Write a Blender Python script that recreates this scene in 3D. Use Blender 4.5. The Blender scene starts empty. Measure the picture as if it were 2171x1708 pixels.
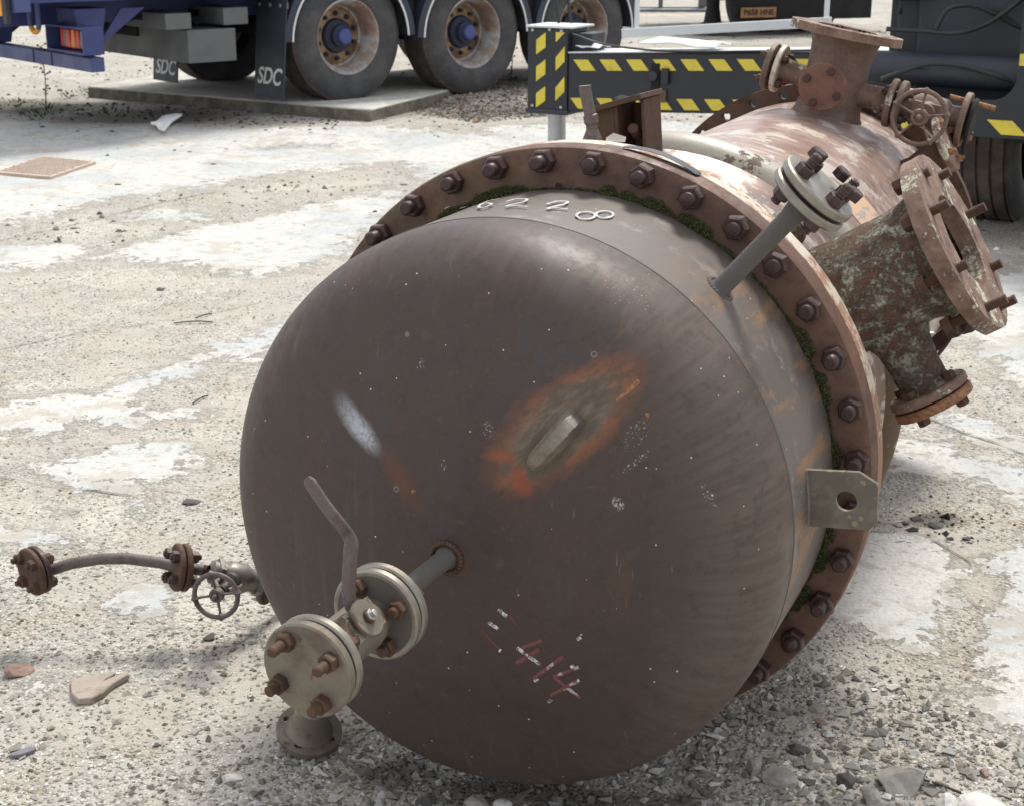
import bpy, math, random
import numpy as np
from mathutils import Matrix, Vector
random.seed(7); RNG = np.random.default_rng(11)
PI = math.pi; rad = math.radians
scene = bpy.context.scene
COL = scene.collection

# ------------------------------------------------------------------ camera, sky, sun, exposure
PITCH = rad(17.5); CAMH = 1.635; FPX = 3300.0; CXP = 1085.5; CYP = 854.0
cam_d = bpy.data.cameras.new('camera'); cam = bpy.data.objects.new('camera', cam_d); COL.objects.link(cam)
cam.location = (0, 0, CAMH); cam.rotation_euler = (PI/2 - PITCH, 0, 0)
cam_d.sensor_width = 36; cam_d.lens = 36*FPX/2171; cam_d.clip_end = 400; cam_d.clip_start = .05
cam_d.dof.use_dof = True; cam_d.dof.focus_distance = 2.75; cam_d.dof.aperture_fstop = 16
scene.camera = cam
SUN_EL = 58.0; SUN_AZ = 22.0        # azimuth measured from +Y (away from the camera) towards +X
world = bpy.data.worlds.new('World'); scene.world = world; world.use_nodes = True
wn = world.node_tree.nodes; wl = world.node_tree.links; wn.clear()
w_out = wn.new('ShaderNodeOutputWorld'); w_bg = wn.new('ShaderNodeBackground'); w_bg.inputs[1].default_value = .128
sky = wn.new('ShaderNodeTexSky'); sky.sky_type = 'NISHITA'; sky.sun_disc = False
sky.sun_elevation = rad(SUN_EL); sky.sun_rotation = rad(SUN_AZ); sky.dust_density = 3.0; sky.ozone_density = 1.0
w_tc = wn.new('ShaderNodeTexCoord'); w_map = wn.new('ShaderNodeMapping'); w_map.inputs['Scale'].default_value = (1, 1, 2.4)
w_no = wn.new('ShaderNodeTexNoise'); w_no.inputs['Scale'].default_value = 2.2; w_no.inputs['Detail'].default_value = 7
w_rp = wn.new('ShaderNodeMapRange'); w_rp.inputs[1].default_value = .34; w_rp.inputs[2].default_value = .62
w_rp.inputs[3].default_value = .55; w_rp.inputs[4].default_value = .97
w_mx = wn.new('ShaderNodeMix'); w_mx.data_type = 'RGBA'
w_mx.inputs['B'].default_value = (7.2, 7.25, 7.6, 1)          # bright thin cloud
wl.new(w_tc.outputs['Generated'], w_map.inputs[0]); wl.new(w_map.outputs[0], w_no.inputs['Vector'])
wl.new(w_no.outputs[0], w_rp.inputs[0]); wl.new(w_rp.outputs[0], w_mx.inputs[0])
wl.new(sky.outputs[0], w_mx.inputs['A']); wl.new(w_mx.outputs['Result'], w_bg.inputs[0]); wl.new(w_bg.outputs[0], w_out.inputs[0])
sun_d = bpy.data.lights.new('sun', 'SUN'); sun_d.energy = 3.1; sun_d.angle = rad(15); sun_d.color = (1, .955, .89)
sun = bpy.data.objects.new('sun', sun_d); COL.objects.link(sun)
_s = Vector((math.sin(rad(SUN_AZ))*math.cos(rad(SUN_EL)), math.cos(rad(SUN_AZ))*math.cos(rad(SUN_EL)), math.sin(rad(SUN_EL))))
sun.rotation_euler = _s.to_track_quat('Z', 'Y').to_euler()
scene.view_settings.view_transform = 'Standard'; scene.view_settings.look = 'None'
scene.view_settings.exposure = 0.35; scene.view_settings.gamma = 1; scene.view_settings.use_curve_mapping = False
scene.cycles.max_bounces = 6

# ------------------------------------------------------------------ measuring helpers (photo survey -> metres)
CAMP = np.array([0, 0, CAMH]); RT = np.array([1., 0, 0]); UPV = np.array([0, math.sin(PITCH), math.cos(PITCH)]); BKV = np.array([0, -math.cos(PITCH), math.sin(PITCH)])
def ray(x, y): return (x-CXP)/FPX*RT - (y-CYP)/FPX*UPV - BKV
def G(x, y, z=0.):                      # point on the ground
    r = ray(x, y); return CAMP + r*((z-CAMH)/r[2])
def AT(x, y, d): return CAMP + ray(x, y)*d
def AY(x, y, Y): r = ray(x, y); return CAMP + r*(Y/r[1])
VN = np.array([-0.39645364, -0.91805474, 0.]); VC = np.array([0.10320222, 2.92535253, 0.60770846])
VE1 = np.array([0.91805474, -0.39645364, 0.]); VE2 = np.array([0, 0, 1.])
def to_local(P): P = np.asarray(P)-VC; return np.array([P@VE1, P@VE2, P@VN])
def VP(x, y, s):                        # on the vessel's cross-section plane z = s
    r = ray(x, y); t = ((VC+VN*s-CAMP)@VN)/(r@VN); return to_local(CAMP+t*r)
def VCYL(x, y, rr):                     # on the vessel's cylinder of radius rr
    r = ray(x, y); o = CAMP-VC; a = r-VN*(r@VN); b = o-VN*(o@VN)
    A = a@a; B = a@b; D = B*B-A*(b@b-rr*rr)
    return to_local(CAMP+r*((-B-math.sqrt(max(D, 0)))/A))
def POL(r, phi, s): f = rad(phi); return np.array([r*math.sin(f), r*math.cos(f), s])

# ------------------------------------------------------------------ mesh helpers
def unit(v): v = np.asarray(v, float); return v/np.linalg.norm(v)
def frame(o, z, x=None):                # 4x4 with local z along z
    z = unit(z); h = np.array(x if x is not None else (0, 0, 1.), float)
    if abs(h@z) > .98: h = np.array((1., 0, 0))
    x_ = unit(h-z*(h@z)); y_ = np.cross(z, x_)
    M = np.eye(4); M[:3, 0] = x_; M[:3, 1] = y_; M[:3, 2] = z; M[:3, 3] = o; return M
def shift(v): M = np.eye(4); M[:3, 3] = v; return M
def rotz(a): c, s = math.cos(a), math.sin(a); M = np.eye(4); M[0, 0] = c; M[0, 1] = -s; M[1, 0] = s; M[1, 1] = c; return M
class MB:
    def __init__(s): s.v = []; s.f = []; s.n = 0
    def add(s, v, f, M=None):
        v = np.asarray(v, float)
        if M is not None: v = v@M[:3, :3].T + M[:3, 3]
        s.v.append(v); s.f += [tuple(i+s.n for i in q) for q in f]; s.n += len(v); return s
    def box(s, c, d, M=None):
        c = np.array(c, float); d = np.array(d, float)/2
        v = [c+d*np.array(k) for k in ((-1,-1,-1),(1,-1,-1),(1,1,-1),(-1,1,-1),(-1,-1,1),(1,-1,1),(1,1,1),(-1,1,1))]
        return s.add(v, [(3,2,1,0),(4,5,6,7),(0,1,5,4),(1,2,6,5),(2,3,7,6),(3,0,4,7)], M)
    def bar(s, a, b, w, h, up=(0,0,1)):
        a = np.asarray(a, float); b = np.asarray(b, float); L = np.linalg.norm(b-a)
        return s.box((0,0,L/2), (h, w, L), frame(a, b-a, up))
    def lathe(s, prof, n=48, M=None, a0=0, a1=2*PI):
        full = abs(a1-a0-2*PI) < 1e-6; m = n if full else n+1
        A = a0+(a1-a0)*np.arange(m)/n; v = []; idx = []
        for r, z in prof:
            if r < 1e-7 and full: idx.append([len(v)]*m); v.append((0, 0, z))
            else: idx.append(list(range(len(v), len(v)+m))); v += [(r*math.cos(t), r*math.sin(t), z) for t in A]
        f = []
        for i in range(len(prof)-1):
            p, q = idx[i], idx[i+1]
            for j in range(n):
                k = (j+1) % m
                if p[0] == p[-1]: 
                    if q[0] != q[-1]: f.append((p[0], q[k], q[j]))
                elif q[0] == q[-1]: f.append((p[j], p[k], q[0]))
                else: f.append((p[j], p[k], q[k], q[j]))
        return s.add(v, f, M)
    def cyl(s, a, b, r, n=24, r2=None, bev=0):
        a = np.asarray(a, float); b = np.asarray(b, float); L = np.linalg.norm(b-a); r2 = r if r2 is None else r2
        pr = [(0,0),(r-bev,0),(r,bev),(r2,L-bev),(r2-bev,L),(0,L)] if bev else [(0,0),(r,0),(r2,L),(0,L)]
        return s.lathe(pr[::-1][::-1], n, frame(a, b-a))
    def tube(s, pts, r, n=12, caps=True):
        P = np.asarray(pts, float); m = len(P); T = np.gradient(P, axis=0); T /= np.linalg.norm(T, axis=1)[:, None]
        R = r if hasattr(r, '__len__') else [r]*m
        h = np.array((0, 0, 1.)) if abs(T[0][2]) < .9 else np.array((1., 0, 0)); v = []
        for i in range(m):
            x = h-T[i]*(h@T[i]); x /= np.linalg.norm(x); h = x; y = np.cross(T[i], x)
            v += [P[i]+R[i]*(math.cos(2*PI*k/n)*x+math.sin(2*PI*k/n)*y) for k in range(n)]
        f = [(i*n+j, i*n+(j+1) % n, (i+1)*n+(j+1) % n, (i+1)*n+j) for i in range(m-1) for j in range(n)]
        if caps: f += [tuple(range(n))[::-1], tuple(range((m-1)*n, m*n))]
        return s.add(v, f)
    def prism(s, poly, h, M=None, z0=0):
        n = len(poly); v = [(x, y, z0) for x, y in poly]+[(x, y, z0+h) for x, y in poly]
        f = [tuple(range(n))[::-1], tuple(range(n, 2*n))]+[(i, (i+1) % n, n+(i+1) % n, n+i) for i in range(n)]
        return s.add(v, f, M)
    def nut(s, M, af, h, stud_r=0, stud_h=0, ph=0):
        r = af/math.sqrt(3)
        for z0, z1, ra, rb in ((0, h*.85, r, r), (h*.85, h, r, r*.86)):
            v = [(ra*math.cos(ph+PI/3*k), ra*math.sin(ph+PI/3*k), z0) for k in range(6)]+[(rb*math.cos(ph+PI/3*k), rb*math.sin(ph+PI/3*k), z1) for k in range(6)]
            f = [(k, (k+1) % 6, 6+(k+1) % 6, 6+k) for k in range(6)]
            f.append((6,7,8,9,10,11) if z1 == h else (5,4,3,2,1,0)); s.add(v, f, M)
        if stud_r:
            pr = [(stud_r, h*.9)]; z = h*.95; k = 0
            while z < h+stud_h*.85: pr.append((stud_r*(1 if k % 2 else .9), z)); z += max(stud_h*.12, .0018); k += 1
            pr += [(stud_r, h+stud_h*.88), (stud_r*.75, h+stud_h), (0, h+stud_h)]
            s.lathe(pr, 16, M)
        return s
    def holed(s, R, ri, t, n, Rb, rh, M=None, ph=0, k=16):     # ring plate z 0..t with n real bolt holes
        for q in range(n):
            a = ph+2*PI*q/n; da = PI/n; out = []
            c, sn = math.cos(a), math.sin(a); C = np.array((Rb*c, Rb*sn))
            m = k//4; B = []
            B += [(R, a-da+2*da*i/m) for i in range(m)]; B += [(R+(ri-R)*i/m, a+da) for i in range(m)]
            B += [(ri, a+da-2*da*i/m) for i in range(m)]; B += [(ri+(R-ri)*i/m, a-da) for i in range(m)]
            B = np.array([(r_*math.cos(t_), r_*math.sin(t_)) for r_, t_ in B])
            an = [math.atan2(*(p-C)[::-1]) for p in B]; Hh = np.array([C+rh*np.array((math.cos(t_), math.sin(t_))) for t_ in an])
            v = [(*p, 0) for p in B]+[(*p, 0) for p in Hh]+[(*p, t) for p in B]+[(*p, t) for p in Hh]
            f = []
            for i in range(k):
                j = (i+1) % k
                f += [(j, i, k+i, k+j), (2*k+i, 2*k+j, 3*k+j, 3*k+i), (k+j, k+i, 3*k+i, 3*k+j)]
                if i < m or 2*m <= i < 3*m: f.append((i, j, 2*k+j, 2*k+i))
            s.add(v, f, M)
        return s
    def build(s, name, mat, parent=None, loc=None, smooth=True, ang=35, bevel=0, label=None, kind=None):
        V = np.vstack(s.v) if s.v else np.zeros((0, 3))
        me = bpy.data.meshes.new(name); me.from_pydata(V.tolist(), [], s.f); me.update()
        me.materials.append(mat)
        if smooth: me.shade_smooth(); me.set_sharp_from_angle(angle=rad(ang))
        return link(name, me, parent, loc, bevel, label, kind)
def link(name, me, parent=None, loc=None, bevel=0, label=None, kind=None, M=None):
    o = bpy.data.objects.new(name, me); COL.objects.link(o)
    if parent is not None: o.parent = parent
    if M is not None: o.matrix_local = Matrix(M.tolist()) if parent is not None else Matrix(M.tolist())
    elif loc is not None: o.location = loc
    if bevel:
        b = o.modifiers.new('edge', 'BEVEL'); b.width = bevel; b.segments = 2; b.limit_method = 'ANGLE'; b.angle_limit = rad(40)
    if label: o['label'] = label
    if kind: o['kind'] = kind
    return o
def thing(name, label, cat, loc=(0,0,0), M=None, group=None):
    o = bpy.data.objects.new(name, None); COL.objects.link(o); o.empty_display_size = .1
    if M is not None: o.matrix_world = Matrix(M.tolist())
    else: o.location = loc
    o['label'] = label; o['category'] = cat
    if group: o['group'] = group
    return o
def tag(o, label, cat, group=None):
    o['label'] = label; o['category'] = cat
    if group: o['group'] = group
    return o
def grp(name, parent): o = bpy.data.objects.new(name, None); COL.objects.link(o); o.parent = parent; o.empty_display_size = .05; return o

def smooth_path(P, n=8):
    P = np.array(P, float); P = np.vstack([2*P[0]-P[1], P, 2*P[-1]-P[-2]]); o = []
    for i in range(1, len(P)-2):
        for k in range(n):
            t_ = k/n; o.append(.5*((2*P[i])+(P[i+1]-P[i-1])*t_+(2*P[i-1]-5*P[i]+4*P[i+1]-P[i+2])*t_**2+(3*P[i]-P[i-1]-3*P[i+1]+P[i+2])*t_**3))
    return o+[P[-2]]
# value noise in numpy
_T = RNG.random((256, 256))
def vnoise(x, y):
    xi = np.floor(x).astype(int); yi = np.floor(y).astype(int); fx = x-xi; fy = y-yi
    fx = fx*fx*(3-2*fx); fy = fy*fy*(3-2*fy); a = _T[xi % 256, yi % 256]; b = _T[(xi+1) % 256, yi % 256]
    c = _T[xi % 256, (yi+1) % 256]; d = _T[(xi+1) % 256, (yi+1) % 256]
    return (a*(1-fx)+b*fx)*(1-fy)+(c*(1-fx)+d*fx)*fy
def fbm(x, y, o=4):
    s = 0; a = .5; t = 0
    for k in range(o): s = s+a*vnoise(x*2**k+17*k, y*2**k+31*k); t += a; a *= .5
    return s/t

# ------------------------------------------------------------------ material helpers
class NT:
    def __init__(s, name):
        s.m = bpy.data.materials.new(name); s.m.use_nodes = True; s.t = s.m.node_tree; s.t.nodes.clear()
        s.out = s.new('ShaderNodeOutputMaterial'); s.b = s.new('ShaderNodeBsdfPrincipled'); s.l(s.b.outputs[0], s.out.inputs[0])
        s.tc = s.new('ShaderNodeTexCoord'); s.co = s.tc.outputs['Object']
    def new(s, t): return s.t.nodes.new(t)
    def l(s, a, b): s.t.links.new(a, b)
    def put(s, inp, v):
        if hasattr(v, 'is_output') or isinstance(v, bpy.types.NodeSocket): s.l(v, inp)
        elif hasattr(v, '__len__') and len(v) == 3 and inp.type == 'RGBA': inp.default_value = (*v, 1)
        else: inp.default_value = v
    def mp(s, scale=(1,1,1), loc=(0,0,0), rot=(0,0,0), co=None):
        n = s.new('ShaderNodeMapping'); s.l(co or s.co, n.inputs[0]); n.inputs['Scale'].default_value = scale
        n.inputs['Location'].default_value = loc; n.inputs['Rotation'].default_value = rot; return n.outputs[0]
    def noise(s, sc, det=5, ro=.55, co=None, dist=0):
        n = s.new('ShaderNodeTexNoise'); n.inputs['Scale'].default_value = sc; n.inputs['Detail'].default_value = det
        n.inputs['Roughness'].default_value = ro; n.inputs['Distortion'].default_value = dist; s.l(co or s.co, n.inputs['Vector']); return n.outputs[0]
    def vor(s, sc, co=None, out='Distance', feat='F1', rnd=1):
        n = s.new('ShaderNodeTexVoronoi'); n.feature = feat; n.inputs['Scale'].default_value = sc; n.inputs['Randomness'].default_value = rnd
        s.l(co or s.co, n.inputs['Vector']); return n.outputs[out]
    def rng(s, v, a, b, c=0., d=1.):
        n = s.new('ShaderNodeMapRange'); n.interpolation_type = 'SMOOTHSTEP'; s.put(n.inputs[0], v)
        for i, q in enumerate((a, b, c, d)): n.inputs[i+1].default_value = q
        return n.outputs[0]
    def ma(s, op, a, b=0.): n = s.new('ShaderNodeMath'); n.operation = op; s.put(n.inputs[0], a); s.put(n.inputs[1], b); return n.outputs[0]
    def mix(s, f, a, b, mode='MIX'):
        n = s.new('ShaderNodeMix'); n.data_type = 'RGBA'; n.blend_type = mode; s.put(n.inputs[0], f); s.put(n.inputs['A'], a); s.put(n.inputs['B'], b); return n.outputs['Result']
    def ramp(s, f, st):
        n = s.new('ShaderNodeValToRGB'); e = n.color_ramp.elements; s.put(n.inputs[0], f)
        while len(e) < len(st): e.new(.5)
        for q, (p, c) in zip(e, st): q.position = p; q.color = (*c, 1)
        return n.outputs[0]
    def fin(s, col=None, rough=None, metal=None, bump=None, bs=.3, bd=.002, spec=None):
        if col is not None: s.put(s.b.inputs['Base Color'], col)
        if rough is not None: s.put(s.b.inputs['Roughness'], rough)
        if metal is not None: s.put(s.b.inputs['Metallic'], metal)
        if spec is not None: s.put(s.b.inputs['Specular IOR Level'], spec)
        if bump is not None:
            n = s.new('ShaderNodeBump'); n.inputs['Strength'].default_value = bs; n.inputs['Distance'].default_value = bd
            s.l(bump, n.inputs['Height']); s.l(n.outputs[0], s.b.inputs['Normal'])
        return s.m
    def sep(s, co=None): n = s.new('ShaderNodeSeparateXYZ'); s.l(co or s.co, n.inputs[0]); return n.outputs
def rusty(name, c1, c2, c3, sc=14, rough=(.55, .85), metal=.15, bs=.5, bd=.002, fine=160):
    t = NT(name); a = t.noise(sc, 7, .62); b = t.noise(sc*4.3, 5, .6); f = t.noise(fine, 3, .6)
    col = t.ramp(a, [(.3, c1), (.5, c2), (.7, c3)])
    col = t.mix(t.rng(b, .5, .72, 0, .55), col, tuple(x*.45 for x in c2))
    col = t.mix(t.rng(f, .35, .7, 0, .35), col, tuple(min(x*1.7, 1) for x in c3))
    h = t.ma('ADD', b, t.ma('MULTIPLY', f, .5))
    return t.fin(col, t.rng(a, .3, .7, *rough), metal, h, bs, bd)
def paint(name, c, rough=.4, dirt=(.12, .1, .075), da=.35, sc=6, metal=0, bs=.1, rust=None):
    t = NT(name); a = t.noise(sc, 8, .65); b = t.noise(sc*9, 4, .6)
    col = t.mix(t.rng(a, .45, .75, 0, da), c, dirt); col = t.mix(t.rng(b, .6, .75, 0, da*.8), col, dirt)
    if rust: col = t.mix(t.rng(t.noise(sc*2.3, 9, .7), .58, .68, 0, .9), col, rust)
    return t.fin(col, t.rng(a, .3, .7, rough, min(rough+.25, 1)), metal, b, bs, .001)
M_ = {}
M_['nut'] = rusty('nut_rust', (.052,.03,.028), (.043,.027,.026), (.08,.045,.036), 30, (.38, .6), .35, .5, .0012, 300)
M_['rust'] = rusty('deep_rust', (.055,.032,.02), (.095,.047,.024), (.036,.024,.018), 16, (.6, .9), .1, .6, .002)
M_['rust_orange'] = rusty('orange_rust', (.25,.10,.045), (.15,.07,.04), (.36,.19,.09), 16, (.7, .95), .05, .6, .002)
M_['valve_rust'] = rusty('valve_rust', (.12,.08,.06), (.17,.115,.085), (.10,.07,.056), 22, (.5, .8), .25, .4, .0012)
M_['pipe_lilac'] = rusty('old_paint_pipe', (.085,.064,.058), (.14,.115,.11), (.06,.036,.026), 20, (.45, .75), .2, .4, .001)
M_['galv'] = paint('galvanised', (.28,.265,.225), .36, (.16,.125,.09), .75, 18, .7, .15)
M_['galv_rust'] = paint('stained_galvanised', (.19,.165,.13), .4, (.10,.07,.045), .9, 14, .35, .3, (.10,.055,.032))
M_['pipe_dark'] = paint('dark_pipe', (.095,.09,.08), .5, (.13,.105,.08), .7, 26, .1, .3)
M_['steel'] = paint('worn_steel', (.45,.44,.42), .28, (.2,.17,.14), .5, 20, .8, .2)
M_['valve_mix'] = paint('stained_valve', (.2,.19,.17), .35, (.07,.05,.04), .9, 40, .55, .3, (.08,.045,.035))
M_['blue'] = paint('blue_paint', (.035,.048,.16), .38, (.05,.05,.07), .35, 3)
M_['blue_light'] = paint('faded_blue_paint', (.06,.085,.21), .4, (.08,.08,.1), .3, 3)
M_['hub_blue'] = paint('hub_blue', (.055,.075,.22), .5, (.05,.05,.08), .35, 12)
M_['hub_dark'] = paint('hub_dark_blue', (.025,.03,.06), .6, (.02,.02,.02), .4, 12)
M_['navy'] = paint('mudguard_navy', (.03,.04,.06), .5, (.06,.055,.05), .4, 4)
M_['black'] = paint('black_paint', (.016,.020,.026), .42, (.05,.047,.04), .35, 5)
M_['black2'] = paint('dark_grey_paint', (.024,.030,.040), .45, (.05,.045,.04), .35, 3)
M_['dark'] = paint('near_black', (.011,.011,.012), .8, (.022,.02,.018), .4, 3)  # near black for underside parts, slots and bores
M_['yellow'] = paint('warning_yellow', (.68,.56,.06), .5, (.3,.25,.09), .45, 11)
M_['white'] = paint('white_trim', (.72,.72,.7), .5, (.35,.33,.3), .35, 9)
M_['grey'] = paint('grey_primer', (.12,.125,.125), .5, (.08,.075,.07), .35, 4)
M_['grey_light'] = paint('light_grey_tube', (.62,.66,.66), .4, (.45,.45,.42), .3, 5)
M_['silver'] = paint('polished_ram', (.45,.46,.46), .3, (.3,.3,.28), .3, 14, .6)
M_['orange'] = paint('orange_paint', (.75,.33,.03), .45, (.3,.14,.04), .3, 9)
M_['plate'] = paint('reflective_plate', (.8,.42,.06), .4, (.4,.25,.08), .3, 9)
M_['plate_dim'] = paint('shaded_number_plate', (.36,.18,.06), .6, (.12,.08,.05), .6, 9)  # plate orange darkened: the shade it hangs in is put into the colour
M_['lens_red'] = paint('red_lens', (.55,.03,.02), .18, (.3,.02,.02), .2, 9)
M_['lens_amber'] = paint('amber_lens', (.7,.18,.02), .18, (.4,.1,.02), .2, 9)
M_['lens_grey'] = paint('smoked_lens', (.12,.13,.13), .18, (.08,.08,.08), .2, 9)
M_['paper'] = paint('white_paper', (.86,.86,.84), .7, (.7,.7,.66), .3, 8)
M_['label_print'] = paint('black_print', (.02,.02,.02), .6, (.03,.03,.03), .2, 8)
M_['white_print'] = paint('white_print', (.62,.63,.6), .6, (.3,.3,.29), .5, 30)
M_['wood'] = rusty('weathered_wood', (.27,.235,.19), (.35,.30,.25), (.19,.155,.12), 9, (.8, .95), 0, .6, .003, 90)
M_['slate'] = rusty('slate_chip', (.12,.12,.13), (.16,.16,.17), (.1,.1,.11), 20, (.5, .8), 0, .4, .002)
M_['rubber_hose'] = paint('rubber_hose', (.02,.023,.023), .45, (.05,.05,.045), .4, 7)
M_['moss'] = rusty('moss', (.035,.045,.012), (.06,.08,.02), (.05,.035,.015), 25, (.9, 1), 0, .8, .004)
M_['leaf'] = paint('weed_green', (.06,.10,.03), .6, (.05,.06,.03), .4, 20)
M_['stalk'] = paint('dry_stalk', (.05,.045,.035), .8, (.08,.06,.04), .4, 20)

def mk_tyre():
    t = NT('tyre_rubber'); a = t.noise(5, 8, .65); b = t.noise(40, 4)
    col = t.mix(t.rng(a, .35, .7), (.04,.042,.044), (.078,.078,.078)); col = t.mix(t.rng(b, .55, .7, 0, .35), col, (.11,.105,.098))
    return t.fin(col, .75, 0, b, .3, .003)
M_['tyre'] = mk_tyre()
def mk_tread():
    t = NT('tyre_tread_rubber'); a = t.noise(9, 6, .65)
    col = t.mix(t.rng(a, .35, .7), (.045,.036,.033), (.11,.082,.068)); return t.fin(col, .85, 0, t.noise(60, 3), .3, .003)
M_['tread'] = mk_tread()
def mk_rim(name, c1, c2, c3):
    t = NT(name); a = t.noise(9, 8, .7); b = t.noise(3, 4, .6)
    col = t.mix(t.rng(a, .45, .56), c1, c2); col = t.mix(t.rng(b, .5, .62, 0, .8), col, c3); return t.fin(col, .5, .1, a, .3, .002)
M_['rim'] = mk_rim('rusty_rim', (.38,.375,.37), (.3,.24,.19), (.2,.115,.08))
M_['rim_disc'] = mk_rim('rusty_wheel_disc', (.34,.23,.12), (.2,.12,.06), (.10,.055,.035))

def mk_flange():
    t = NT('flange_rust'); a = t.noise(7, 8, .65); b = t.noise(40, 6, .65); f = t.noise(260, 3)
    col = t.ramp(a, [(.3, (.08,.042,.031)), (.5, (.112,.06,.041)), (.68, (.15,.082,.05))])
    col = t.mix(t.rng(b, .5, .7, 0, .5), col, (.07,.042,.04))
    xyz = t.sep(); left = t.rng(xyz[0], .15, -.3)
    g = t.ma('MULTIPLY', left, t.rng(t.noise(16, 6, .7), .42, .62, 0, .6)); col = t.mix(g, col, (.085,.08,.03))
    col = t.mix(t.rng(t.noise(23, 6, .75), .66, .72, 0, .7), col, (.33,.14,.06))
    col = t.mix(t.rng(f, .68, .76, 0, .6), col, (.34,.27,.2))
    return t.fin(col, t.rng(b, .3, .7, .52, .8), .12, t.ma('ADD', b, f), .25, .0012)
M_['flange'] = mk_flange()
def mk_whiteflange(name, white, rust, lo, hi, rough=.5, sc=9):
    t = NT(name); a = t.noise(sc, 9, .7); b = t.noise(sc*7, 5, .65)
    z_ = t.sep()[1]; m = t.rng(t.ma('ADD', t.ma('ADD', t.ma('MULTIPLY', a, .75), t.ma('MULTIPLY', b, .25)), t.rng(z_, .3, -.1, 0, .12)), lo, hi)
    col = t.mix(m, white, rust); col = t.mix(t.rng(b, .55, .75, 0, .4), col, (.28,.2,.12))
    return t.fin(col, t.ma('ADD', t.ma('MULTIPLY', m, .3), rough), .05, t.ma('SUBTRACT', b, t.ma('MULTIPLY', m, .6)), .4, .0015)
M_['white_rust'] = mk_whiteflange('flaking_white_paint', (.56,.5,.4), (.3,.17,.11), .47, .56)
M_['cream'] = mk_whiteflange('cream_paint_with_rust', (.30,.28,.225), (.10,.066,.038), .545, .575, .42, 8)
def mk_shell(name, tint=1.):
    t = NT(name); xyz = t.sep()
    st = t.noise(5, 6, .6, t.mp((2, 2, 9))); a = t.noise(4, 7, .6); f = t.noise(210, 3)
    col = t.ramp(a, [(.3, (.25*tint,.15*tint,.115*tint)), (.5, (.33*tint,.215*tint,.165*tint)), (.7, (.27*tint,.19*tint,.16*tint))])
    col = t.mix(t.rng(st, .48, .64, 0, .75), col, (.2,.165,.16)); col = t.mix(t.rng(st, .34, .46, .7, 0), col, (.5,.43,.37)); pe = t.noise(9, 9, .75); col = t.mix(t.rng(pe, .52, .56, 0, .75), col, (.55,.5,.43))
    col = t.mix(t.rng(t.noise(14, 8, .7), .57, .66, 0, .6), col, (.15,.085,.055))
    col = t.mix(t.rng(f, .6, .72, 0, .5), col, (.18,.09,.06))
    return t.fin(col, t.rng(a, .3, .7, .3, .45), .3, t.ma('ADD', f, st), .12, .0008, .6)
M_['shell'] = mk_shell('red_oxide_shell'); 
M_['neck'] = mk_shell('purple_brown_neck', .55)
def mk_lichen():
    t = NT('lichen_on_rust'); a = t.noise(24, 10, .85); b = t.noise(110, 6, .8); c = t.noise(150, 4, .7)
    rust = t.ramp(t.noise(30, 6, .7), [(.35, (.07,.036,.025)), (.5, (.14,.067,.042)), (.68, (.2,.1,.058))])
    m = t.rng(t.ma('ADD', t.ma('MULTIPLY', a, .7), t.ma('MULTIPLY', b, .3)), .455, .545)
    lic = t.ramp(c, [(.3, (.13,.13,.09)), (.48, (.31,.32,.25)), (.66, (.5,.5,.42))])
    lic = t.mix(t.rng(t.noise(7, 4), .5, .7, 0, .35), lic, (.2,.28,.24)); lic = t.mix(t.rng(t.noise(9, 4), .54, .62, 0, .5), lic, (.4,.33,.16))
    col = t.mix(t.ma('MULTIPLY', m, .88), rust, lic); col = t.mix(t.rng(t.noise(5, 6, .6), .52, .6, 0, .3), col, (.13,.09,.06))
    h = t.ma('ADD', t.ma('MULTIPLY', m, 1.2), t.ma('ADD', b, c)); return t.fin(col, .9, 0, h, .9, .004)
M_['lichen'] = mk_lichen()
def mk_lichen_edge():
    t = NT('rust_with_lichen_spots'); a = t.noise(11, 8, .72); b = t.noise(80, 5, .7)
    rust = t.ramp(t.noise(24, 7, .7), [(.35, (.11,.067,.05)), (.5, (.19,.12,.088)), (.68, (.27,.185,.14))])
    m = t.rng(t.ma('ADD', t.ma('MULTIPLY', a, .75), t.ma('MULTIPLY', b, .25)), .535, .575)
    col = t.mix(m, rust, t.ramp(b, [(.35, (.26,.25,.17)), (.6, (.55,.53,.42))])); return t.fin(col, .8, .05, t.ma('ADD', m, b), .7, .003)
M_['lichen_edge'] = mk_lichen_edge()

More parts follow.
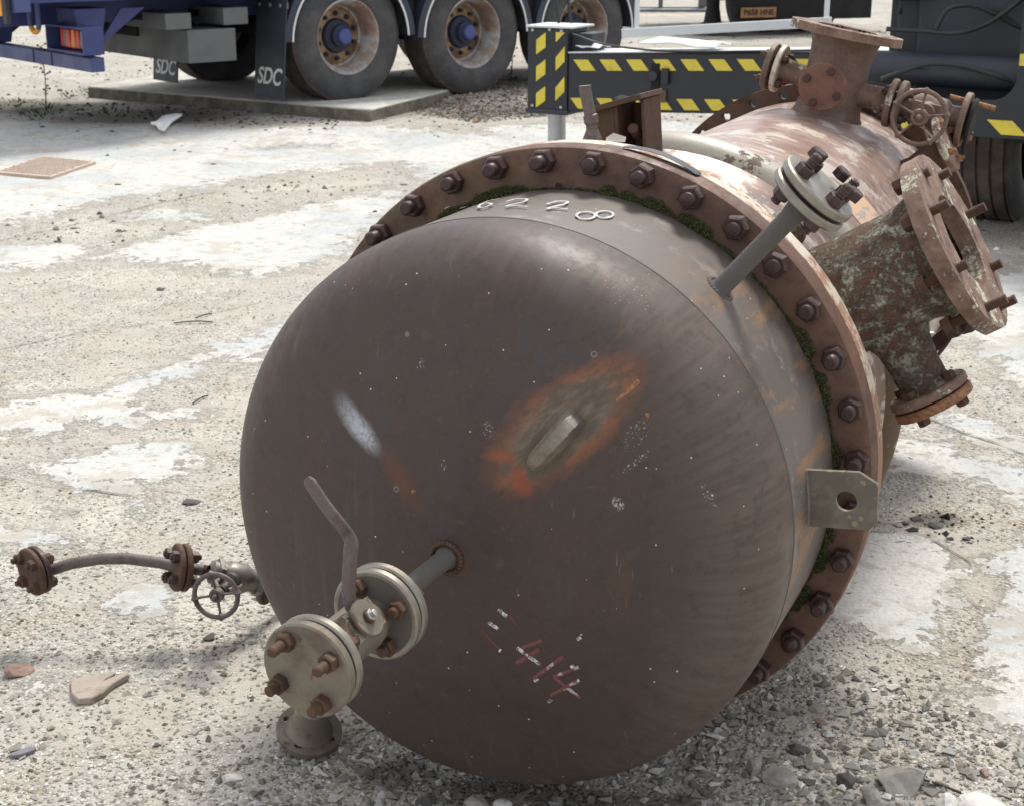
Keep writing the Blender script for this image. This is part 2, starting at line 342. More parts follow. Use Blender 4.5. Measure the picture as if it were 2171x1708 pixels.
def mk_head(kind):
    t = NT('dark_painted_steel' if kind == 'head' else 'grey_steel_band'); xyz = t.sep()
    ang = t.ma('ARCTAN2', xyz[0], xyz[1]); rr = t.ma('SQRT', t.ma('ADD', t.ma('MULTIPLY', xyz[0], xyz[0]), t.ma('MULTIPLY', xyz[1], xyz[1])))
    cmb = t.new('ShaderNodeCombineXYZ'); t.l(ang, cmb.inputs[0]); t.l(rr, cmb.inputs[1]); t.l(xyz[2], cmb.inputs[2]); pol = cmb.outputs[0]
    big = t.noise(3.2, 6, .6); stv = t.noise(6, 5, .6, t.mp((1, .32, 1))); strk = t.noise(26, 5, .65, t.mp((1.2, .14, .3), co=pol)); b = t.noise(45, 5, .65); f = t.noise(330, 2)
    if kind == 'head':
        col = t.ramp(big, [(.32, (.050,.037,.033)), (.5, (.061,.042,.035)), (.68, (.060,.047,.040))])
        col = t.mix(t.rng(stv, .5, .68, 0, .55), col, (.055,.052,.057)); col = t.mix(t.rng(stv, .3, .42, .5, 0), col, (.10,.056,.032))
        edge = t.ma('MULTIPLY', t.rng(rr, .38, .53), t.rng(strk, .40, .66)); col = t.mix(t.ma('MULTIPLY', edge, .22), col, (.12,.09,.07)); rt = t.ma('MULTIPLY', t.ma('MULTIPLY', t.rng(xyz[0], .12, .46), t.rng(rr, .34, .52)), t.rng(strk, .35, .62, .6, 1)); col = t.mix(t.ma('MULTIPLY', rt, .5), col, (.16,.125,.095)); fr_ = t.noise(28, 8, .75); col = t.mix(t.rng(fr_, .5, .66, 0, .45), col, (.036,.027,.024)); col = t.mix(t.rng(t.noise(110, 5, .7), .58, .7, 0, .4), col, (.12,.07,.045)); run = t.noise(34, 4, .6, t.mp((1, .05, .4))); col = t.mix(t.ma('MULTIPLY', t.rng(run, .56, .7), t.rng(t.noise(3, 4), .45, .6, 0, .5)), col, (.115,.082,.06))  # rim and right side lightened: grazing light put into the colour
    else:
        col = t.ramp(big, [(.3, (.10,.085,.075)), (.5, (.13,.112,.097)), (.7, (.12,.108,.098))])
        s2 = t.noise(13, 6, .7, t.mp((1, 1, .25), rot=(0, .5, .3))); right = t.rng(xyz[0], .2, .45)
        col = t.mix(t.ma('MULTIPLY', right, t.rng(s2, .5, .62, 0, .75)), col, (.26,.15,.075))
        col = t.mix(t.rng(t.noise(8, 6, .7), .56, .64, 0, .6), col, (.24,.21,.19))
    col = t.mix(t.rng(b, .58, .75, 0, .35), col, (.13,.085,.06))
    v = t.vor(48); vc = t.vor(48, out='Color'); sp = t.ma('MULTIPLY', t.ma('LESS_THAN', v, .075), t.ma('GREATER_THAN', vc, .66))
    col = t.mix(t.ma('MULTIPLY', sp, .85), col, (.6,.58,.55))
    v2 = t.vor(19); c2 = t.vor(19, out='Color'); sp2 = t.ma('MULTIPLY', t.rng(v2, .2, .11), t.ma('GREATER_THAN', c2, .72))
    col = t.mix(t.ma('MULTIPLY', sp2, .12), col, (.17,.11,.06))
    sv = t.vor(2.6, co=t.mp((1, 1, 1), loc=(.3, .1, 0)), feat='DISTANCE_TO_EDGE'); scr = t.noise(60, 3, .7)
    sc_ = t.ma('MULTIPLY', t.rng(t.noise(170, 2, .5, t.mp((1, .12, .3), rot=(0, 0, .9))), .7, .74), t.rng(t.noise(5, 3), .52, .62)); col = t.mix(t.ma('MULTIPLY', sc_, .25), col, (.3,.25,.22))
    rough = t.ma('ADD', t.rng(big, .3, .7, .43, .53), t.rng(b, .4, .7, 0, .1))
    if kind == 'head':
        def blob(px, py, dx, dy, lu, lv, wob=.5, nsc=30):       # soft elongated mark centred at (px,py), axis towards (dx,dy)
            c = HEADPT(px, py); e = HEADPT(px+dx, py+dy); d = (e-c)[:2]; d = d/np.linalg.norm(d); w = np.array((-d[1], d[0]))
            X = t.ma('SUBTRACT', xyz[0], c[0]); Y = t.ma('SUBTRACT', xyz[1], c[1])
            U = t.ma('DIVIDE', t.ma('ADD', t.ma('MULTIPLY', X, d[0]), t.ma('MULTIPLY', Y, d[1])), lu)
            W = t.ma('DIVIDE', t.ma('ADD', t.ma('MULTIPLY', X, w[0]), t.ma('MULTIPLY', Y, w[1])), lv)
            q = t.ma('SQRT', t.ma('ADD', t.ma('MULTIPLY', U, U), t.ma('MULTIPLY', W, W)))
            a_ = math.atan2(d[1], d[0]); st_ = t.noise(nsc, 5, .7, t.mp((.22, 1, 1), co=t.mp(rot=(0, 0, -a_))))
            return t.ma('ADD', q, t.ma('MULTIPLY', t.ma('SUBTRACT', st_, .5), wob)), U, st_
        q, U, st = blob(1188, 905, 75, -62, .142, .062, 1.0, 45)
        om = t.ma('MULTIPLY', t.rng(q, 1.25, .9, 0, .85), t.rng(t.noise(17, 4, .6), .42, .58, .45, 1)); col = t.mix(om, col, t.mix(t.rng(st, .4, .6), (.12,.055,.03), (.23,.09,.042))); 
        ins = t.rng(q, 1.0, .6, 0, .9); gr = t.ramp(st, [(.3, (.07,.05,.033)), (.5, (.11,.088,.062)), (.68, (.19,.16,.125))]); col = t.mix(ins, col, gr)
        q, U, _ = blob(1060, 965, 10, 1, .036, .016, 1.6, 70); col = t.mix(t.rng(q, 1.15, .2, 0, .75), col, (.24,.075,.032))
        q, U, _ = blob(1105, 1020, 4, 10, .03, .018, .7, 60); col = t.mix(t.rng(q, 1.2, .5, 0, .7), col, (.22,.055,.025))
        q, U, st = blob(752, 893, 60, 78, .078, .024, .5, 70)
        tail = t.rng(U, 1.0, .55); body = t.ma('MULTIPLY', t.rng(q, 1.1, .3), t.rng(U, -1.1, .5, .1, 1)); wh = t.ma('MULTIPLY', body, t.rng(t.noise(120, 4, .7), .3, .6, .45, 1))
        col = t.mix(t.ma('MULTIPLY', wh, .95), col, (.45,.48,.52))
        q, U, _ = blob(845, 1010, 50, 75, .085, .028, .3, 20); col = t.mix(t.rng(q, 1.1, .0, 0, .42), col, (.16,.05,.026))
        pass
        pass
        pass
        pass
        q, U, _ = blob(960, 1190, 10, -2, .04, .035, .8, 30); col = t.mix(t.rng(q, 1.1, .3, 0, .5), col, (.12,.055,.035))
        q, U, _ = blob(1180, 560, 4, 10, .09, .03, .2, 10); col = t.mix(t.rng(q, 1.1, .5, 0, .08), col, (.2,.21,.23))  # faint sky reflection painted into the steel colour
        grn = t.noise(260, 3, .7)
        for px, py, dx, dy, lu, lv, th in ((1310,1068,5,8,.013,.009,.5),(1345,925,10,-10,.035,.018,.6),(1035,912,1,8,.016,.012,.58),(1350,978,10,-8,.03,.006,.57),(895,770,1,8,.009,.006,.55),(1290,1300,5,10,.012,.03,.66),(1500,1050,6,10,.03,.008,.6),(1330,620,10,6,.05,.02,.64),(940,985,2,-9,.012,.008,.58)):
            q, U, _ = blob(px, py, dx, dy, lu, lv, .4, 40); col = t.mix(t.ma('MULTIPLY', t.rng(q, 1.1, .6), t.rng(grn, th, th+.04, 0, .8)), col, (.42,.4,.37))
        v3 = t.vor(16, co=t.mp(loc=(.2, .7, 0))); c3 = t.vor(16, co=t.mp(loc=(.2, .7, 0)), out='Color'); ring = t.ma('MULTIPLY', t.ma('LESS_THAN', t.ma('ABSOLUTE', t.ma('SUBTRACT', v3, .07)), .02), t.ma('GREATER_THAN', c3, .85))
        col = t.mix(t.ma('MULTIPLY', ring, .3), col, (.35,.33,.3))
    return t.fin(col, rough, .12, t.ma('ADD', b, t.ma('MULTIPLY', f, .3)), .12, .001, .4)

# ------------------------------------------------------------------ ground
HULL = [ # pale concrete showing through the dirt: outlines surveyed from the photograph
 [(-300,262),(200,268),(520,278),(800,282),(960,292),(1180,300),(1180,372),(900,392),(820,352),(560,372),(400,404),(210,428),(60,470),(-300,560)],
 [(240,452),(330,438),(455,440),(440,462),(360,472),(290,462)],
 [(330,500),(560,452),(830,400),(870,430),(760,520),(690,560),(560,585),(380,560),(180,545)],
 [(-200,560),(100,510),(240,500),(150,560),(-200,610)],
 [(-200,905),(0,868),(120,832),(260,806),(330,770),(440,738),(520,700),(610,672),(640,690),(560,770),(470,760),(400,800),(300,832),(330,860),(290,905),(230,900),(190,880),(130,935),(50,925),(-200,925)],
 [(300,870),(400,858),(470,862),(420,878),(300,880)],
 [(-20,1012),(60,985),(150,962),(250,930),(330,928),(420,935),(440,965),(400,1010),(340,1008),(300,1035),(200,1028),(90,1005)],
 [(-100,1150),(20,1130),(110,1120),(200,1122),(205,1138),(120,1162),(20,1180),(-100,1200)],
 [(225,1262),(290,1225),(370,1205),(405,1250),(370,1290),(270,1300)],
 [(270,1060),(330,1050),(350,1070),(290,1080)],[(130,1070),(180,1068),(150,1085)],
 [(1800,1128),(1960,1140),(2062,1195),(2050,1262),(2000,1330),(1975,1425),(1900,1380),(1760,1340),(1560,1350),(1500,1200)],
 [(1840,930),(1960,940),(2100,985),(2240,1000),(2240,1080),(2120,1060),(1990,1030),(1880,1020)],
 [(1960,880),(2060,890),(2150,930),(2260,930),(2260,985),(2120,970),(2020,935)],
 [(2080,1170),(2260,1100),(2260,1640),(2150,1570),(2120,1560),(2030,1520),(2010,1480),(2080,1440),(2060,1330),(2100,1250)],
 [(1990,600),(2200,560),(2300,700),(2300,840),(2140,820),(2000,720)],
 [(40,1455),(110,1420),(170,1418),(150,1470),(60,1480)],
 [(1300,262),(1600,270),(1660,300),(1480,330),(1250,320),(1060,330),(1000,290)],
]
DARKS = [ # (px, py, half-width px, half-height px, amount): soil, tar and painted-in shade
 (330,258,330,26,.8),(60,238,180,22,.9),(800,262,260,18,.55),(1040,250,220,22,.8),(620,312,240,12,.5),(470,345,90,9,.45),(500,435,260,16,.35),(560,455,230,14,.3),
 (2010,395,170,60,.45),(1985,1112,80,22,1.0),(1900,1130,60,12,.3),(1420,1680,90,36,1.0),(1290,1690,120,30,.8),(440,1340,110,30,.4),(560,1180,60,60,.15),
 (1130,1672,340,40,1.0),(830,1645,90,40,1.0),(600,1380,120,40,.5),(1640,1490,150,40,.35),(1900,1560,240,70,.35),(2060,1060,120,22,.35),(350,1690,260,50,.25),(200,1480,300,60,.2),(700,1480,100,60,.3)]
def ground_height(x, y):
    h = .012*(fbm(x*1.3, y*1.3)-.5)+.005*(fbm(x*9, y*9, 4)-.5)
    a = (x+1.34)*.766+(y-13.1)*.643; b = (x+1.34)*.643-(y-13.1)*.766
    m = np.clip((a-.55)/.6, 0, 1)*np.clip((.75-b)/.5, 0, 1); m = m*m*(3-2*m)
    g1 = np.clip((y-11.2)/1.0, 0, 1)*np.clip((17-y)/1.0, 0, 1); h = h+.05*g1*g1*(3-2*g1)
    return h+m*(.045-.0*a)+.03*m*(fbm(x*5, y*5)-.5)
def poly_field(X, Y, poly):             # signed distance, positive inside
    P = np.array(poly); n = len(P); ins = np.zeros(X.shape, bool); dm = np.full(X.shape, 1e9)
    for i in range(n):
        x0, y0 = P[i]; x1, y1 = P[(i+1) % n]
        c = ((y0 > Y) != (y1 > Y)) & (X < (x1-x0)*(Y-y0)/(y1-y0+1e-12)+x0); ins ^= c
        L = (x1-x0)**2+(y1-y0)**2; t = np.clip(((X-x0)*(x1-x0)+(Y-y0)*(y1-y0))/L, 0, 1)
        dm = np.minimum(dm, np.hypot(X-x0-t*(x1-x0), Y-y0-t*(y1-y0)))
    return np.where(ins, dm, -dm)
PG = [[tuple(G(*q)[:2]) for q in p] for p in HULL]
def masks(X, Y):
    sc = np.maximum(np.hypot(X, Y), 2)/4
    wx = X+.10*sc*(fbm(X*3/sc+5, Y*3/sc, 5)-.5); wy = Y+.22*sc*(fbm(X*3/sc, Y*3/sc+9, 5)-.5)
    con = np.full(X.shape, -1e9)
    for p in PG: con = np.maximum(con, poly_field(wx, wy, p)/sc)
    con = np.clip(.5+con/.26, 0, 1)
    con = np.where(Y > 26, .35, con)
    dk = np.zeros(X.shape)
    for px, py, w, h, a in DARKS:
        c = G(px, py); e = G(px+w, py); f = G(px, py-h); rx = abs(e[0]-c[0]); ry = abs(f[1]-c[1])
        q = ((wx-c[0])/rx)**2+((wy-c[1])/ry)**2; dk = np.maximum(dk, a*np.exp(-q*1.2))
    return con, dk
def mk_ground():
    t = NT('yard_ground'); A = t.new('ShaderNodeAttribute'); A.attribute_name = 'con'; D = t.new('ShaderNodeAttribute'); D.attribute_name = 'dk'
    n1 = t.noise(1.6, 8, .65); n2 = t.noise(14, 8, .68); n3 = t.noise(90, 5, .7); n4 = t.noise(4.5, 7, .65)
    grit = t.vor(70); gc = t.vor(70, out='Color'); grit2 = t.vor(150); gc2 = t.vor(150, out='Color')
    base = t.ramp(n2, [(.3, (.26,.25,.218)), (.5, (.38,.367,.325)), (.7, (.47,.457,.41))])
    base = t.mix(t.rng(n4, .48, .62, 0, .6), base, (.36,.31,.235)); base = t.mix(t.rng(n1, .5, .6, 0, .6), base, (.54,.52,.45)); base = t.mix(t.rng(t.noise(7, 6, .7), .56, .64, 0, .5), base, (.26,.235,.185))
    br = t.new('ShaderNodeSeparateColor'); t.l(gc, br.inputs[0]); br2 = t.new('ShaderNodeSeparateColor'); t.l(gc2, br2.inputs[0])
    peb = t.ramp(br.outputs[0], [(.1, (.15,.14,.12)), (.35, (.36,.34,.28)), (.7, (.52,.5,.43)), (.95, (.75,.74,.68))])
    peb2 = t.ramp(br2.outputs[0], [(.1, (.15,.14,.12)), (.4, (.38,.36,.3)), (.75, (.56,.54,.47)), (.97, (.8,.79,.73))])
    base = t.mix(t.ma('MULTIPLY', t.rng(grit, .5, .3), t.rng(br.outputs[1], .35, .6, 0, .8)), base, peb); base = t.mix(t.rng(grit2, .5, .3, 0, .6), base, peb2); dust = t.ma('MULTIPLY', t.rng(t.noise(2.3, 8, .7, t.mp(loc=(3, 5, 0))), .49, .58, 0, .75), t.rng(n3, .3, .6, .6, 1)); base = t.mix(dust, base, t.mix(n2, (.33,.30,.255), (.47,.445,.39)))
    conc = t.ramp(n3, [(.28, (.43,.42,.385)), (.5, (.53,.525,.49)), (.75, (.64,.635,.6))])
    conc = t.mix(t.rng(n1, .42, .6, 0, .9), conc, (.42,.445,.44)); conc = t.mix(t.rng(n2, .53, .62, 0, .8), conc, (.37,.345,.30)); sp_ = t.vor(23); conc = t.mix(t.ma('MULTIPLY', t.rng(sp_, .2, .1), .6), conc, (.22,.2,.165)); conc = t.mix(t.rng(t.noise(3.1, 9, .75), .53, .58, 0, .6), conc, (.38,.355,.295))
    m0 = t.ma('ADD', A.outputs['Fac'], t.ma('MULTIPLY', t.ma('SUBTRACT', n2, .5), 1.5)); m0 = t.ma('ADD', m0, t.ma('MULTIPLY', t.ma('SUBTRACT', n3, .5), .35))
    m0 = t.ma('ADD', m0, t.ma('MULTIPLY', t.ma('SUBTRACT', n4, .54), 1.3))
    m0 = t.ma('ADD', m0, t.ma('MULTIPLY', t.ma('SUBTRACT', t.noise(40, 6, .75), .5), .5)); m = t.rng(m0, .44, .56); rim_ = t.ma('MULTIPLY', t.rng(m0, .30, .45), t.rng(m0, .58, .5)); col = t.mix(m, base, conc); col = t.mix(t.ma('MULTIPLY', rim_, .35), col, (.24,.21,.165))
    dd = t.rng(t.ma('ADD', D.outputs['Fac'], t.ma('MULTIPLY', t.ma('SUBTRACT', n2, .5), .8)), .28, .75, 0, .82); col = t.mix(dd, col, t.mix(n3, (.075,.065,.05), (.15,.135,.11)))  # dark soil, damp and tar, with trailer, crane and vessel shade painted in
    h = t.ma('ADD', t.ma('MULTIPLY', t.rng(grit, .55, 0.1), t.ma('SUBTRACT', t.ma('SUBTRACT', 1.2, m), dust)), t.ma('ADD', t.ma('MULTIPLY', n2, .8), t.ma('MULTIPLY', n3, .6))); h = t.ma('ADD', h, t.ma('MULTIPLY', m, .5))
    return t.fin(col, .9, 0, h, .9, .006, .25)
M_['ground'] = mk_ground()
def build_ground():
    NR, NA = 700, 560
    r = 1.2*(70/1.2)**(np.arange(NR)/(NR-1)); a = np.linspace(rad(-34), rad(34), NA)
    Rr, Aa = np.meshgrid(r, a, indexing='ij'); X = (Rr*np.sin(Aa)).ravel(); Y = (Rr*np.cos(Aa)).ravel(); Z = ground_height(X, Y)
    con, dk = masks(X, Y); Z = Z+.009*np.clip((con-.4)*4, 0, 1)*(np.hypot(X, Y) < 14)
    V = np.stack([X, Y, Z], 1); i, j = np.meshgrid(np.arange(NR-1), np.arange(NA-1), indexing='ij'); q = (i*NA+j).ravel()
    F = np.stack([q, q+1, q+NA+1, q+NA], 1)[:, ::-1]
    me = bpy.data.meshes.new('ground'); me.vertices.add(len(V)); me.vertices.foreach_set('co', V.astype(np.float32).ravel())
    me.loops.add(F.size); me.loops.foreach_set('vertex_index', F.astype(np.int32).ravel()); me.polygons.add(len(F))
    me.polygons.foreach_set('loop_start', np.arange(0, F.size, 4, dtype=np.int32)); me.update(calc_edges=True)
    for nm, d in (('con', con), ('dk', dk)): at = me.attributes.new(nm, 'FLOAT', 'POINT'); at.data.foreach_set('value', d.astype(np.float32))
    me.materials.append(M_['ground']); me.shade_smooth(); link('ground', me, kind='structure')
    MB().box((0, 20, -.06), (300, 300, .04)).build('outer_ground', M_['ground'], kind='structure')
build_ground()

def crack(name, pts, w, seed):
    rg = np.random.default_rng(seed); P = np.array([G(*p) for p in pts]); Q = []
    for a, b in zip(P[:-1], P[1:]):
        n = max(3, int(np.linalg.norm(b-a)/.05)); Q += [a+(b-a)*k/n for k in range(n)]
    Q = np.array(Q+[P[-1]]); T = np.gradient(Q, axis=0); T /= np.linalg.norm(T, axis=1)[:, None]; S = np.stack([-T[:, 1], T[:, 0], T[:, 2]*0], 1)
    Q = Q+S*(np.cumsum(rg.normal(size=len(Q)))*.004)[:, None]; con, dk = masks(Q[:, 0], Q[:, 1]); Q[:, 2] = ground_height(Q[:, 0], Q[:, 1])+.009*np.clip((con-.4)*4, 0, 1)+.004
    ww = (w*.42*(.15+rg.random(len(Q))))[:, None]; A_ = Q+S*ww; B_ = Q-S*ww; n = len(Q)
    MB().add(np.vstack([A_, B_]), [(i, i+1, n+i+1, n+i) for i in range(n-1)]).build(name, M_['crackfill'], kind='structure')
M_['crackfill'] = rusty('crack_dirt', (.13,.115,.09), (.2,.18,.14), (.09,.08,.065), 20, (.9, 1), 0, .5, .003)
for i, (pp, w) in enumerate((([(-40,518),(120,484),(240,456),(330,432),(450,408)], .010), ([(1960,885),(2050,925),(2190,972)], .007), ([(1830,1128),(1960,1142),(2064,1196)], .006), ([(-40,1006),(130,1032),(280,1052)], .006), ([(560,640),(420,668),(200,700),(-30,745)], .005), ([(900,392),(1000,380),(1090,372)], .008))): crack('crack', pp, w, 40+i)
# concrete slab under the first trailer wheel
def mk_conc():
    t = NT('weathered_concrete'); n2 = t.noise(9, 8, .68); n3 = t.noise(70, 5, .7); z = t.sep()[2]
    col = t.mix(t.rng(n2, .35, .7), (.52,.52,.47), (.36,.35,.30)); side = t.rng(t.ma('ADD', z, t.ma('MULTIPLY', n2, .02)), .155, .14)  # sides darkened: mossy brown, with their shade put into the colour
    col = t.mix(t.ma('MULTIPLY', side, .93), col, t.mix(t.rng(n2, .35, .7), (.06,.05,.03), (.2,.185,.14))); return t.fin(col, .9, 0, t.ma('ADD', n2, n3), .6, .006)
M_['conc'] = mk_conc()
def slab():
    s0 = G(185, 183, .15)[:2]; s1 = G(787, 232, .15)[:2]; s2 = G(965, 186, .15)[:2]; dirn = unit(np.append(s2-s1, 0))[:2]
    s3 = s0+dirn*1.9; P = [s0]; 
    for k in range(1, 12): q = s0+(s1-s0)*k/12; P.append(q+np.array((0, 1))*.03*(random.random()-.5))
    P += [s1, s1+dirn*.5, s1+dirn*1.0+np.array((.02, 0)), s1+dirn*2.4, s3]; o = np.mean(P, 0)
    b = MB().prism([tuple(p-o) for p in P], .18, z0=-.03).build('concrete_slab', M_['conc'], loc=(o[0], o[1], 0), bevel=.012)
    tag(b, 'raised pale concrete slab under the front wheel of the blue trailer', 'slab')
slab()

# ------------------------------------------------------------------ pressure vessel
VM = np.eye(4); VM[:3, 0] = VE1; VM[:3, 1] = VE2; VM[:3, 2] = VN; VM[:3, 3] = (VC[0], VC[1], 0)
vessel = thing('pressure_vessel', 'big rusty steel pressure vessel with dark domed end lying on the yard', 'vessel', M=VM)
VO = (0, float(VC[2]), 0)
HO = np.array((.006, -.004))
R_C, S_SEAM, S0, R_CR, R_KN = .526, .283, .317, 1.039, .173
_k = R_C-R_KN; _cz = S0-math.sqrt((R_CR-R_KN)**2-_k**2); _aj = math.atan2(_k, S0-_cz)
HPROF = [(R_C, S_SEAM)]+[(_k+R_KN*math.cos(t), S0+R_KN*math.sin(t)) for t in np.linspace(0, PI/2-_aj, 18)]+[(R_CR*math.sin(t), _cz+R_CR*math.cos(t)) for t in np.linspace(_aj, 0, 30)[1:]]
HPROF[-1] = (0, HPROF[-1][1]); _hz = np.array([p[1] for p in HPROF]); _hr = np.array([p[0] for p in HPROF])
def head_r(z): return np.interp(z, _hz, _hr)
def HEADPT(px, py):                     # where the line of sight meets the domed end
    r = ray(px, py); t = np.linspace(1.8, 3.6, 1500); P = (CAMP+r*t[:, None]-VC)@np.stack([VE1, VE2, VN], 1)
    rr = np.hypot(P[:, 0]-HO[0], P[:, 1]-HO[1]); lim = np.where(P[:, 2] > _hz[-1], -1, np.where(P[:, 2] < S_SEAM, R_C, head_r(P[:, 2])))
    k = int(np.argmax(rr <= lim)); d1 = rr[k]-lim[k]; d0 = rr[k-1]-lim[k-1]; u_ = d0/(d0-d1) if abs(d0) < .1 and d0 > d1 else 1.; Pk = P[k-1]+(P[k]-P[k-1])*u_; return Pk-np.array((HO[0], HO[1], 0))
M_['head'] = mk_head('head'); M_['band'] = mk_head('band')
HL = (HO[0], float(VC[2])+HO[1], 0)
MB().lathe(HPROF, 220).build('domed_end', M_['head'], vessel, HL, ang=80)
MB().lathe([(R_C-.02, -.04), (R_C, -.04), (R_C-.0005, .1), (R_C, S_SEAM-.002)], 200).build('shell_band', M_['band'], vessel, HL, ang=80, label='greyer steel band behind the domed end')
sm = MB()
pr = []
for k in range(9): a = PI*k/8; pr.append((R_C-.0006+.0022*math.sin(a), S_SEAM-.0024*math.cos(a)))
sm.lathe(pr, 200); sm.build('weld_seam', M_['pipe_dark'], vessel, HL)
# bolted flange pair
FF = -.03; R1 = .604
pr = [(.52, FF-.05), (.52, FF), (R1-.012, FF), (R1-.003, FF-.004), (R1, FF-.012), (R1, FF-.055), (.55, FF-.055)]
MB().lathe(pr, 180).build('front_flange', M_['flange'], vessel, VO)
MB().lathe([(.57, FF-.055), (.585, FF-.056), (.585, FF-.061), (.57, FF-.062)], 120).build('gasket', M_['dark'], vessel, VO)
pr = [(.55, FF-.062), (R1-.006, FF-.062), (R1-.002, FF-.066), (R1-.002, FF-.112), (R1-.008, FF-.116), (.565, FF-.118), (.545, FF-.15), (.52, FF-.2)]
MB().lathe(pr, 180).build('rear_ring_flange', M_['white_rust'], vessel, VO, label='flaking white painted ring behind the brown flange')
bmes = []
for af_, sh_ in ((.0415, .019), (.0405, .025), (.042, .014), (.041, .021), (.0415, .029)):
    sb = MB().nut(np.eye(4), af_, .025, .0135, sh_); sb.lathe([(.0135, -.02), (.0145, .002)], 12); b_ = sb.build('bolt', M_['nut'], vessel); bmes.append(b_.data); bpy.data.objects.remove(b_)
A0 = 135.63
for k in range(36):
    a = rad(A0-10*k); M = shift((.577*math.cos(a), .577*math.sin(a)+VC[2], FF))@rotz(random.uniform(0, PI/3)); M[2, 3] += random.uniform(-.002, .001)
    s_ = random.uniform(.92, 1.08); S = np.eye(4); S[2, 2] = s_; tl_ = np.eye(4); tl_[:3, :3] = np.array(Matrix.Rotation(random.gauss(0, .02), 3, 'X')@Matrix.Rotation(random.gauss(0, .02), 3, 'Y')); link('bolt', random.choice(bmes), vessel, M=M@tl_@S)
# moss in the corner between band and flange
def moss():
    N = 15000; a = rad(128)-RNG.random(N)**.9*rad(215); dens = np.clip((fbm(a*11+50, a*0+3, 4)-.42)*5, 0, 1)
    thick = .0025+.016*dens*np.clip(np.cos((a-rad(35))*.75)+.25, .12, 1)
    rr = R_C+.001+thick*RNG.random(N); z = FF+.001+thick*.7*RNG.random(N)*(1-(rr-R_C)/(thick+.002)*.6)
    c = np.stack([rr*np.cos(a)+HO[0], rr*np.sin(a)+HO[1], z], 1); keep = RNG.random(N) < .12+dens; c = c[keep]; n = len(c)
    d = RNG.normal(size=(n, 3)); d[:, 2] = abs(d[:, 2])+.5; d /= np.linalg.norm(d, axis=1)[:, None]; e = np.cross(d, RNG.normal(size=(n, 3))); e /= np.linalg.norm(e, axis=1)[:, None]; g = np.cross(d, e)
    L = (.0025+.003*RNG.random(n))[:, None]; V = np.stack([c+e*L*.6, c-e*L*.3+g*L*.5, c-e*L*.3-g*L*.5, c+d*L*1.3], 1).reshape(-1, 3)
    f = np.array([(0,1,3),(1,2,3),(2,0,3)]); F = (f[None]+4*np.arange(n)[:, None, None]).reshape(-1, 3)
    me = bpy.data.meshes.new('moss'); me.from_pydata(V.tolist(), [], F.tolist()); me.materials.append(M_['moss']); link('moss', me, vessel, VO, kind='stuff', label='green moss growing between the grey band and the brown flange')
moss()
# shell behind
pr = [(.545, -.16), (.52, -.2), (.508, -.28), (.503, -.38), (.508, -.48), (.522, -.545), (.53, -.56)]
MB().lathe(pr, 160).build('neck_shell', M_['neck'], vessel, VO, ang=80)
pr = [(.52, -.553)]+[(.532+.03*math.sin(PI*k/12)**.7, -.562-.105*k/12) for k in range(13)]+[(.52, -.672)]
MB().lathe(pr, 160).build('stiffener_ring', M_['cream'], vessel, VO, ang=80, label='cream painted stiffening ring with rust patches')
MB().lathe([(.53, -.66), (.5, -.69), (.482, -.74), (.476, -.85), (.474, -1.4), (.474, -2.07)], 160).build('main_shell', M_['shell'], vessel, VO, ang=80)
rf = MB().holed(.525, .46, .035, 32, .497, .0145, shift((0, 0, -2.11))); rf.lathe([(.46, -2.105), (0, -2.105)], 48)
rf.build('end_flange', M_['rust'], vessel, VO, ang=30)
lab_ = MB(); A_, Z_ = 14, 8; v = []; f = []
for i in range(A_+1):
    for j in range(Z_+1): v.append(POL(.4765, 40+13*i/A_, -1.02-.19*j/Z_))
for i in range(A_):
    for j in range(Z_): f.append((i*(Z_+1)+j, i*(Z_+1)+j+1, (i+1)*(Z_+1)+j+1, (i+1)*(Z_+1)+j))
t = NT('faded_label'); ck = t.noise(55, 2, .5, t.mp((1, 1, .3))); cc = t.mix(t.rng(ck, .52, .56, 0, .75), (.5,.33,.2), (.25,.24,.24)); M_['label'] = t.fin(cc, .5)
lab_.add(v, f[:]).build('faded_sticker', M_['label'], vessel, VO)

# flange helpers in vessel space (z axis of M is outward)
def disc_flange(R, r, t, M, mb=None, b=.003):
    mb = mb or MB(); mb.lathe([(r, 0), (R-b, 0), (R, b), (R, t-b), (R-b, t), (r, t)], 56, M); return mb
def bolt_ring(parent, M, n, Rb, af, h, sr, sh, mat, ph=0, both=None, name='bolt'):
    for k in range(n):
        a = ph+2*PI*k/n; m = MB(); m.nut(M@shift((Rb*math.cos(a), Rb*math.sin(a), 0)), af, h, sr, sh*random.uniform(.7, 1.2), random.random())
        if both is not None:
            fl = np.eye(4); fl[1, 1] = -1; fl[2, 2] = -1; m.nut(M@shift((Rb*math.cos(a), Rb*math.sin(a), -both))@fl, af, h, sr, sh*.5, random.random())
        if both is not None: m.lathe([(af*.3, -both-.002), (af*.3, .002)], 10, M@shift((Rb*math.cos(a), Rb*math.sin(a), 0)))
        m.build(name, mat, parent, ang=30)
